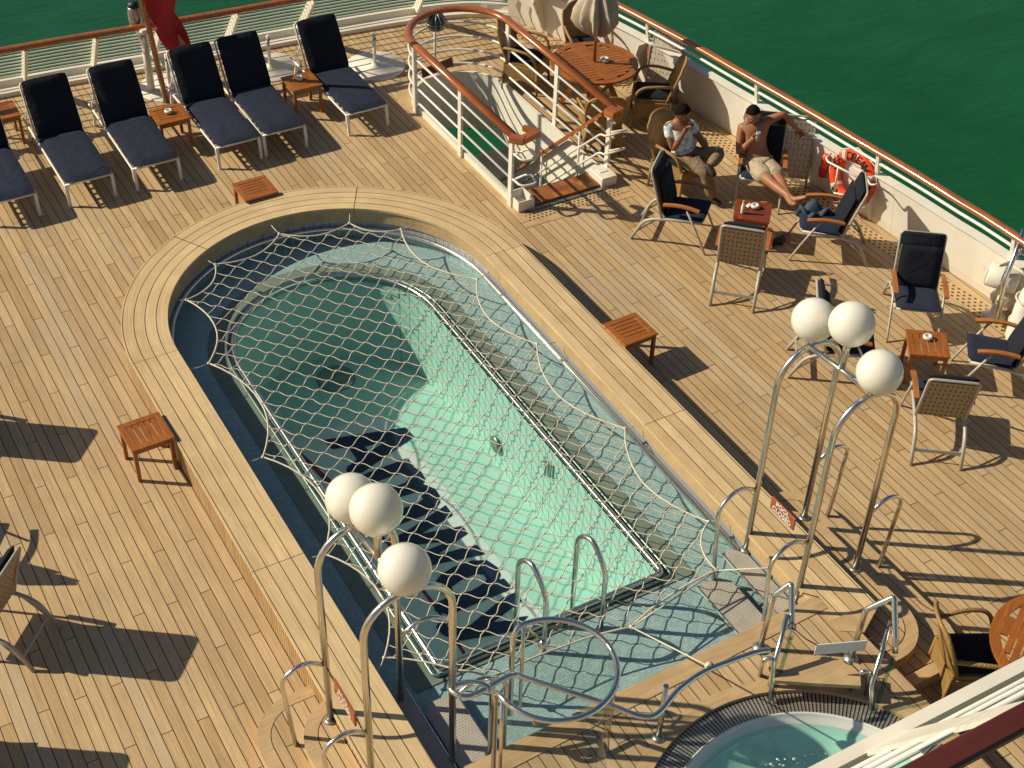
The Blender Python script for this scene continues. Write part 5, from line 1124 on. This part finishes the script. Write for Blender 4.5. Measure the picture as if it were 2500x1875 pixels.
def person(pref,J,skin,label,loc,clothes):
    root=thing('person',label,'person',loc)
    names=[];V=[];E=[]
    def add(n,p,rx,ry=None): names.append(n); V.append((V3(p),rx*1.12,(ry or rx)*1.12)); return len(V)-1
    def lk(a,b): E.append((a,b))
    jv={k:V3(v) for k,v in J.items()}
    fwd=jv['fwd']; 
    pel=add('pel',jv['pelvis'],.145,.115); ab=add('ab',jv['pelvis'].lerp(jv['chest'],.5),.135,.10); ch=add('ch',jv['chest'],.155,.115); uc=add('uc',jv['chest'].lerp(jv['neck'],.62),.135,.09); nk=add('nk',jv['neck']+ (jv['head']-jv['neck'])*.15,.055); hb=add('hb',jv['neck'].lerp(jv['head'],.55),.060)
    lk(pel,ab);lk(ab,ch);lk(ch,uc);lk(uc,nk);lk(nk,hb)
    for s in 'rl':
        sh=add('sh',jv[s+'s'],.062); e1=add('ua',jv[s+'s'].lerp(jv[s+'e'],.5),.050); el=add('el',jv[s+'e'],.042); fa=add('fa',jv[s+'e'].lerp(jv[s+'h'],.4),.042); wr=add('wr',jv[s+'e'].lerp(jv[s+'h'],.86),.027)
        lk(uc,sh);lk(sh,e1);lk(e1,el);lk(el,fa);lk(fa,wr)
        h=(jv[s+'h']-jv[s+'e']).normalized(); palm=add('pm',jv[s+'h']+h*.03,.036,.022); lk(wr,palm)
        hp=add('hp',jv[s+'hip'],.098); th=add('th',jv[s+'hip'].lerp(jv[s+'k'],.5),.085); kn=add('kn',jv[s+'k'],.062); cf=add('cf',jv[s+'k'].lerp(jv[s+'a'],.35),.058); an=add('an',jv[s+'a'],.036)
        lk(pel,hp);lk(hp,th);lk(th,kn);lk(kn,cf);lk(cf,an)
        f1=add('f1',jv[s+'a'].lerp(jv[s+'t'],.45),.038,.030); f2=add('f2',jv[s+'t'],.030,.018); lk(an,f1);lk(f1,f2)
    body=skin_obj('body',V,E,skin,root)
    # fingers: five chains on each hand, merged into the body mesh so the body stays one piece
    import bmesh
    parts=[]
    for s in 'rl':
        h=(jv[s+'h']-jv[s+'e']).normalized(); side=h.cross(fwd); side=side.normalized() if side.length>.1 else V3((0,0,1)); curl=side.cross(h).normalized()
        c=jv[s+'h']+h*.05
        for k in range(4):
            o=side*(.027-.018*k); L_=(.062,.074,.070,.055)[k]
            p0=c+o-h*.03; p1=c+o*1.1+h*L_*.45+curl*.006; p2=p1+h*L_*.28+curl*L_*.30; p3=p2+h*L_*.02+curl*L_*.34
            parts.append([(p0,.010),(p1,.0095),(p2,.0085),(p3,.007)])
        p0=c+side*.03-h*.05; p1=p0+side*.026+h*.025+curl*.012; p2=p1+side*.006+h*.03+curl*.014; parts.append([(p0,.013),(p1,.011),(p2,.009)])
    m=MB()
    for ch_ in parts: m.tube([p for p,_ in ch_],.01,7,rad=[r_ for _,r_ in ch_]); m.ball(ch_[-1][0],ch_[-1][1]*1.02,8,6)
    # head with face: cranium, jaw, nose, brow, ears
    hd=jv['head']; fc=jv['face'].normalized(); upv=(hd-jv['neck']).normalized(); upv=(upv-fc*upv.dot(fc)*.6).normalized(); fc=(fc-upv*fc.dot(upv)).normalized(); sd_=fc.cross(upv)
    R=Matrix((fc,sd_,upv)).transposed()
    vs=[];fs=[]; n,mm=32,22
    for i in range(mm+1):
        t_=-PI/2+PI*i/mm; 
        for k in range(n):
            a=2*PI*k/n; x=math.cos(t_)*math.cos(a); y=math.cos(t_)*math.sin(a); z=math.sin(t_)
            X=x*.114; Y=y*.090; Z=z*.138
            if z<0: # jaw narrows, chin forward
                q=-z; Y*=1-.30*q*q; X=X*(1-.22*q)+.024*q*q*(1 if x>-.2 else .1); 
            if x>0:
                face=x
                nose=math.exp(-((y/.16)**2))*math.exp(-(((z+.12)/.17)**2)); X+=.024*nose*(face>.5)
                brow=math.exp(-(((z-.14)/.08)**2))*math.exp(-((abs(y)-.28)/.25)**2); X+=.005*brow*face
                eye=math.exp(-(((z-.02)/.08)**2))*math.exp(-(((abs(y)-.36)/.14)**2)); X-=.012*eye*face
                lip=math.exp(-(((z+.46)/.06)**2))*math.exp(-((y/.26)**2)); X+=.006*lip*face
            vs.append(R@V3((X,Y,Z))+hd)
    for i in range(mm):
        for k in range(n): l=(k+1)%n; fs.append((i*n+k,i*n+l,(i+1)*n+l,(i+1)*n+k))
    m.add(vs,fs,True)
    for s in (-1,1): m.ball(hd+R@V3((-.008,s*.092,-.014)),.030,10,8,(.7,.35,1.1),R)
    loc0=V3(root.location); bm=bmesh.new(); bm.from_mesh(body.data); tmp=bpy.data.meshes.new('t'); tmp.from_pydata([v-loc0 for v in m.v],[],m.f); tmp.polygons.foreach_set('use_smooth',[True]*len(m.f)); bm.from_mesh(tmp); bm.to_mesh(body.data); bm.free(); bpy.data.meshes.remove(tmp)
    for p in body.data.polygons: p.use_smooth=True
    # hair cap
    hv=[];hf=[];n=28;rows_=9
    rh=random.Random(3)
    for i in range(rows_+1):
        t_=PI/2-(PI/2+.15)*i/rows_
        for k in range(n):
            a=2*PI*k/n; x=math.cos(t_)*math.cos(a); y=math.cos(t_)*math.sin(a); z=math.sin(t_)
            lim=.50 if x>.45 else (.0 if x>0 else -.6)
            zz=max(z,lim if i==rows_ else -1); 
            if x>0: zz=max(z,.22+.50*max(0,x)**.7)
            cc=math.sqrt(max(0,1-zz*zz)); nr=math.hypot(x,y) or 1; x2,y2=x/nr*cc,y/nr*cc
            j=1.05+rh.uniform(0,.035 if pref=='b' else .10); hv.append(R@V3((x2*.114*j,y2*.090*j*1.02,zz*.138*j))+hd)
    for i in range(rows_):
        for k in range(n): l=(k+1)%n; hf.append((i*n+k,(i+1)*n+k,(i+1)*n+l,i*n+l))
    mb=MB(); mb.add(hv,hf,True); mb.build('hair','hair',root)
    # eyes
    mb=MB()
    for s in (-1,1): mb.ball(hd+R@V3((.093,s*.034,.004)),.014,10,8)
    mb.build('eyes','ceramic',root)
    mb=MB()
    for s in (-1,1): mb.ball(hd+R@V3((.105,s*.034,.004)),.0075,8,6)
    mb.ball(hd+R@V3((.108,0,-.066)),.020,10,6,(.25,1.3,.25),R)
    mb.build('pupils_and_lips','redlip',root)
    mb=MB()
    for s in (-1,1): mb.ball(hd+R@V3((.104,s*.036,.026)),.019,8,6,(.3,1.0,.28),R)
    mb.build('eyebrows','hair',root)
    for fn in clothes: fn(root,jv)
    return root
M['redlip']=plain('dark_lip',(.10,.03,.022),.5)
def shorts(root,j):
    cr=j['rhip'].lerp(j['lhip'],.5).lerp(j['rk'].lerp(j['lk'],.5),.36)+V3((0,0,.030)); V=[(j['pelvis']+V3((0,0,.055)),.155,.125),(j['pelvis'],.168,.135),(cr,.125,.10)]; E=[(0,1),(1,2)]
    for s in 'rl':
        b=len(V); V+= [(j[s+'hip'],.122,.115),(j[s+'hip'].lerp(j[s+'k'],.45),.128,.112),(j[s+'hip'].lerp(j[s+'k'],.86),.128,.108)]; E+=[(1,b),(b,b+1),(b+1,b+2)]
    skin_obj('shorts',V,E,'khaki',root,1)
def trousers(root,j):
    V=[(j['pelvis']+V3((0,0,.06)),.160,.130),(j['pelvis'],.170,.140)]; E=[(0,1)]
    for s in 'rl':
        b=len(V); V+= [(j[s+'hip'],.118,.112),(j[s+'hip'].lerp(j[s+'k'],.5),.105,.10),(j[s+'k'],.085,.082),(j[s+'k'].lerp(j[s+'a'],.5),.078,.074),(j[s+'k'].lerp(j[s+'a'],.93),.070,.066)]; E+=[(1,b),(b,b+1),(b+1,b+2),(b+2,b+3),(b+3,b+4)]
    skin_obj('trousers',V,E,'khaki2',root,1)
    for s in 'rl':
        V=[(j[s+'a']-(j[s+'t']-j[s+'a']).normalized()*.05,.042,.040),(j[s+'a'].lerp(j[s+'t'],.5),.050,.040),(j[s+'t'],.044,.030)]; skin_obj('shoe',V,[(0,1),(1,2)],'sole',root,0)
def shirtf(root,j):
    V=[(j['pelvis']+V3((0,0,.04)),.172,.140),(j['pelvis'].lerp(j['chest'],.5),.165,.130),(j['chest'],.182,.142),(j['chest'].lerp(j['neck'],.55),.162,.125),(j['neck']-V3((0,0,.035)),.100,.095)]; E=[(0,1),(1,2),(2,3),(3,4)]
    for s in 'rl':
        b=len(V); q=j['neck'].lerp(j[s+'s'],.55)-V3((0,0,.03)); V+= [(q,.088,.080),(j[s+'s'],.084,.080),(j[s+'s'].lerp(j[s+'e'],.30),.070,.068),(j[s+'s'].lerp(j[s+'e'],.52),.066,.064)]; E+=[(3,b),(b,b+1),(b+1,b+2),(b+2,b+3)]
    skin_obj('shirt',V,E,'shirt',root,2)
JB=dict(pelvis=(11.216,12.60,.545),chest=(11.22,12.72,.80),neck=(11.21,12.775,1.01),head=(11.155,12.735,1.165),rs=(11.07,12.83,.945),re=(10.985,12.72,.640),rh=(11.09,12.60,.90),
 ls=(11.355,12.70,1.03),le=(11.56,12.615,1.13),lh=(11.80,12.545,.86),rhip=(11.13,12.575,.515),lhip=(11.29,12.49,.53),rk=(11.03,12.07,.55),ra=(11.04,11.60,.545),lk=(11.15,12.02,.56),la=(10.985,11.58,.53),
 rt=(11.12,11.45,.66),lt=(10.94,11.44,.60),fwd=(-.62,-.78,0),face=(-.45,-.85,-.35))
personB=person('b',JB,'skin','shirtless tanned man in beige shorts lounging with crossed bare feet up, glass in hand','x' and (11.25,12.55,0),[shorts])
JA=dict(pelvis=(10.46,13.17,.53),chest=(10.41,13.22,.79),neck=(10.375,13.245,1.03),head=(10.335,13.17,1.19),rs=(10.22,13.29,.95),re=(10.245,13.16,.66),rh=(10.33,13.06,.98),
 ls=(10.52,13.19,.95),le=(10.66,13.12,.72),lh=(10.68,12.93,.60),rhip=(10.39,13.12,.50),lhip=(10.55,13.09,.50),rk=(10.47,12.72,.52),ra=(10.60,12.66,.09),lk=(10.80,12.83,.66),la=(10.50,12.70,.58),
 rt=(10.66,12.53,.04),lt=(10.52,12.56,.50),fwd=(.3,-.95,0),face=(.25,-.85,-.40))
personA=person('a',JA,'skin2','dark haired man in a white and blue patterned shirt, legs crossed, hand at his mouth','x' and (10.45,13.2,0),[trousers,shirtf])
# drinking glass held by the shirtless man
m=MB(); q=V3(JB['rh'])+V3((.03,-.055,.05)); m.lathe([(.028,-.06),(.034,.06)],tuple(q),16); m.lathe([(.0,-.058),(.028,-.058)],tuple(q),16); M['glassy']=plain('tumbler_glass',(.80,.78,.74),.08); M['glassy'].node_tree.nodes['Principled BSDF'].inputs['Transmission Weight'].default_value=.6
solo(m,'tumbler','glassy','clear tumbler held to the lips of the shirtless man','glass',loc=tuple(q))
# clothes and bags
M['denim']=plain('blue_denim',(.055,.080,.115),.9,var=.25,scale=14,bmp=.4)
m=MB(); c_=V3((11.16,11.37,.53)); rd=random.Random(8); g=[]
for i in range(9):
    g.append([c_+V3((-.16+.04*i+.03*math.sin(j),-.16+.04*j,.055*math.sin(i*1.1+j*.4)+.05*math.cos(j*1.3)-.012*abs(i-4)*.8-.014*abs(j-4))) for j in range(9)])
m.sheet(g,.05); solo(m,'jeans','denim','crumpled blue jeans dropped on the chair seat under the bare feet','jeans')
q=V3((10.20,10.98,.40)); m=MB(); m.ball((0,0,0),.11,14,10,(.7,.6,1.35)); t=thing('orange_bag','small orange bag hanging from the arm of the chair seen from behind','bag',tuple(G((1872,590),.42)))
m.build('pouch','orange',t,off=(0,0,0)); m=MB(); m.tube([V3((.05*math.cos(a),0,.13+.07*math.sin(a))) for a in [PI*k/8 for k in range(9)]],.008,6); m.build('strap','redp',t,off=(0,0,0))
for k,(p,a) in enumerate((((1896,592),.4),((1908,588),.7))):
    w=G(p,.0); R=Matrix.Rotation(a,3,'Z'); t=thing('shoe',('black shoe under the reddish table, nearer the table leg' if k==0 else 'black shoe under the reddish table, outer one of the pair'),'shoe',(w.x,w.y,0),a,'pair of black shoes'); m=MB(); m.ball((0,0,.035),.05,12,8,(2.3,.9,.6)); m.build('upper','black',t,off=(0,0,0)); m=MB(); m.ball((0,0,.01),.05,12,6,(2.4,1.0,.22)); m.build('sole','sole',t,off=(0,0,0))
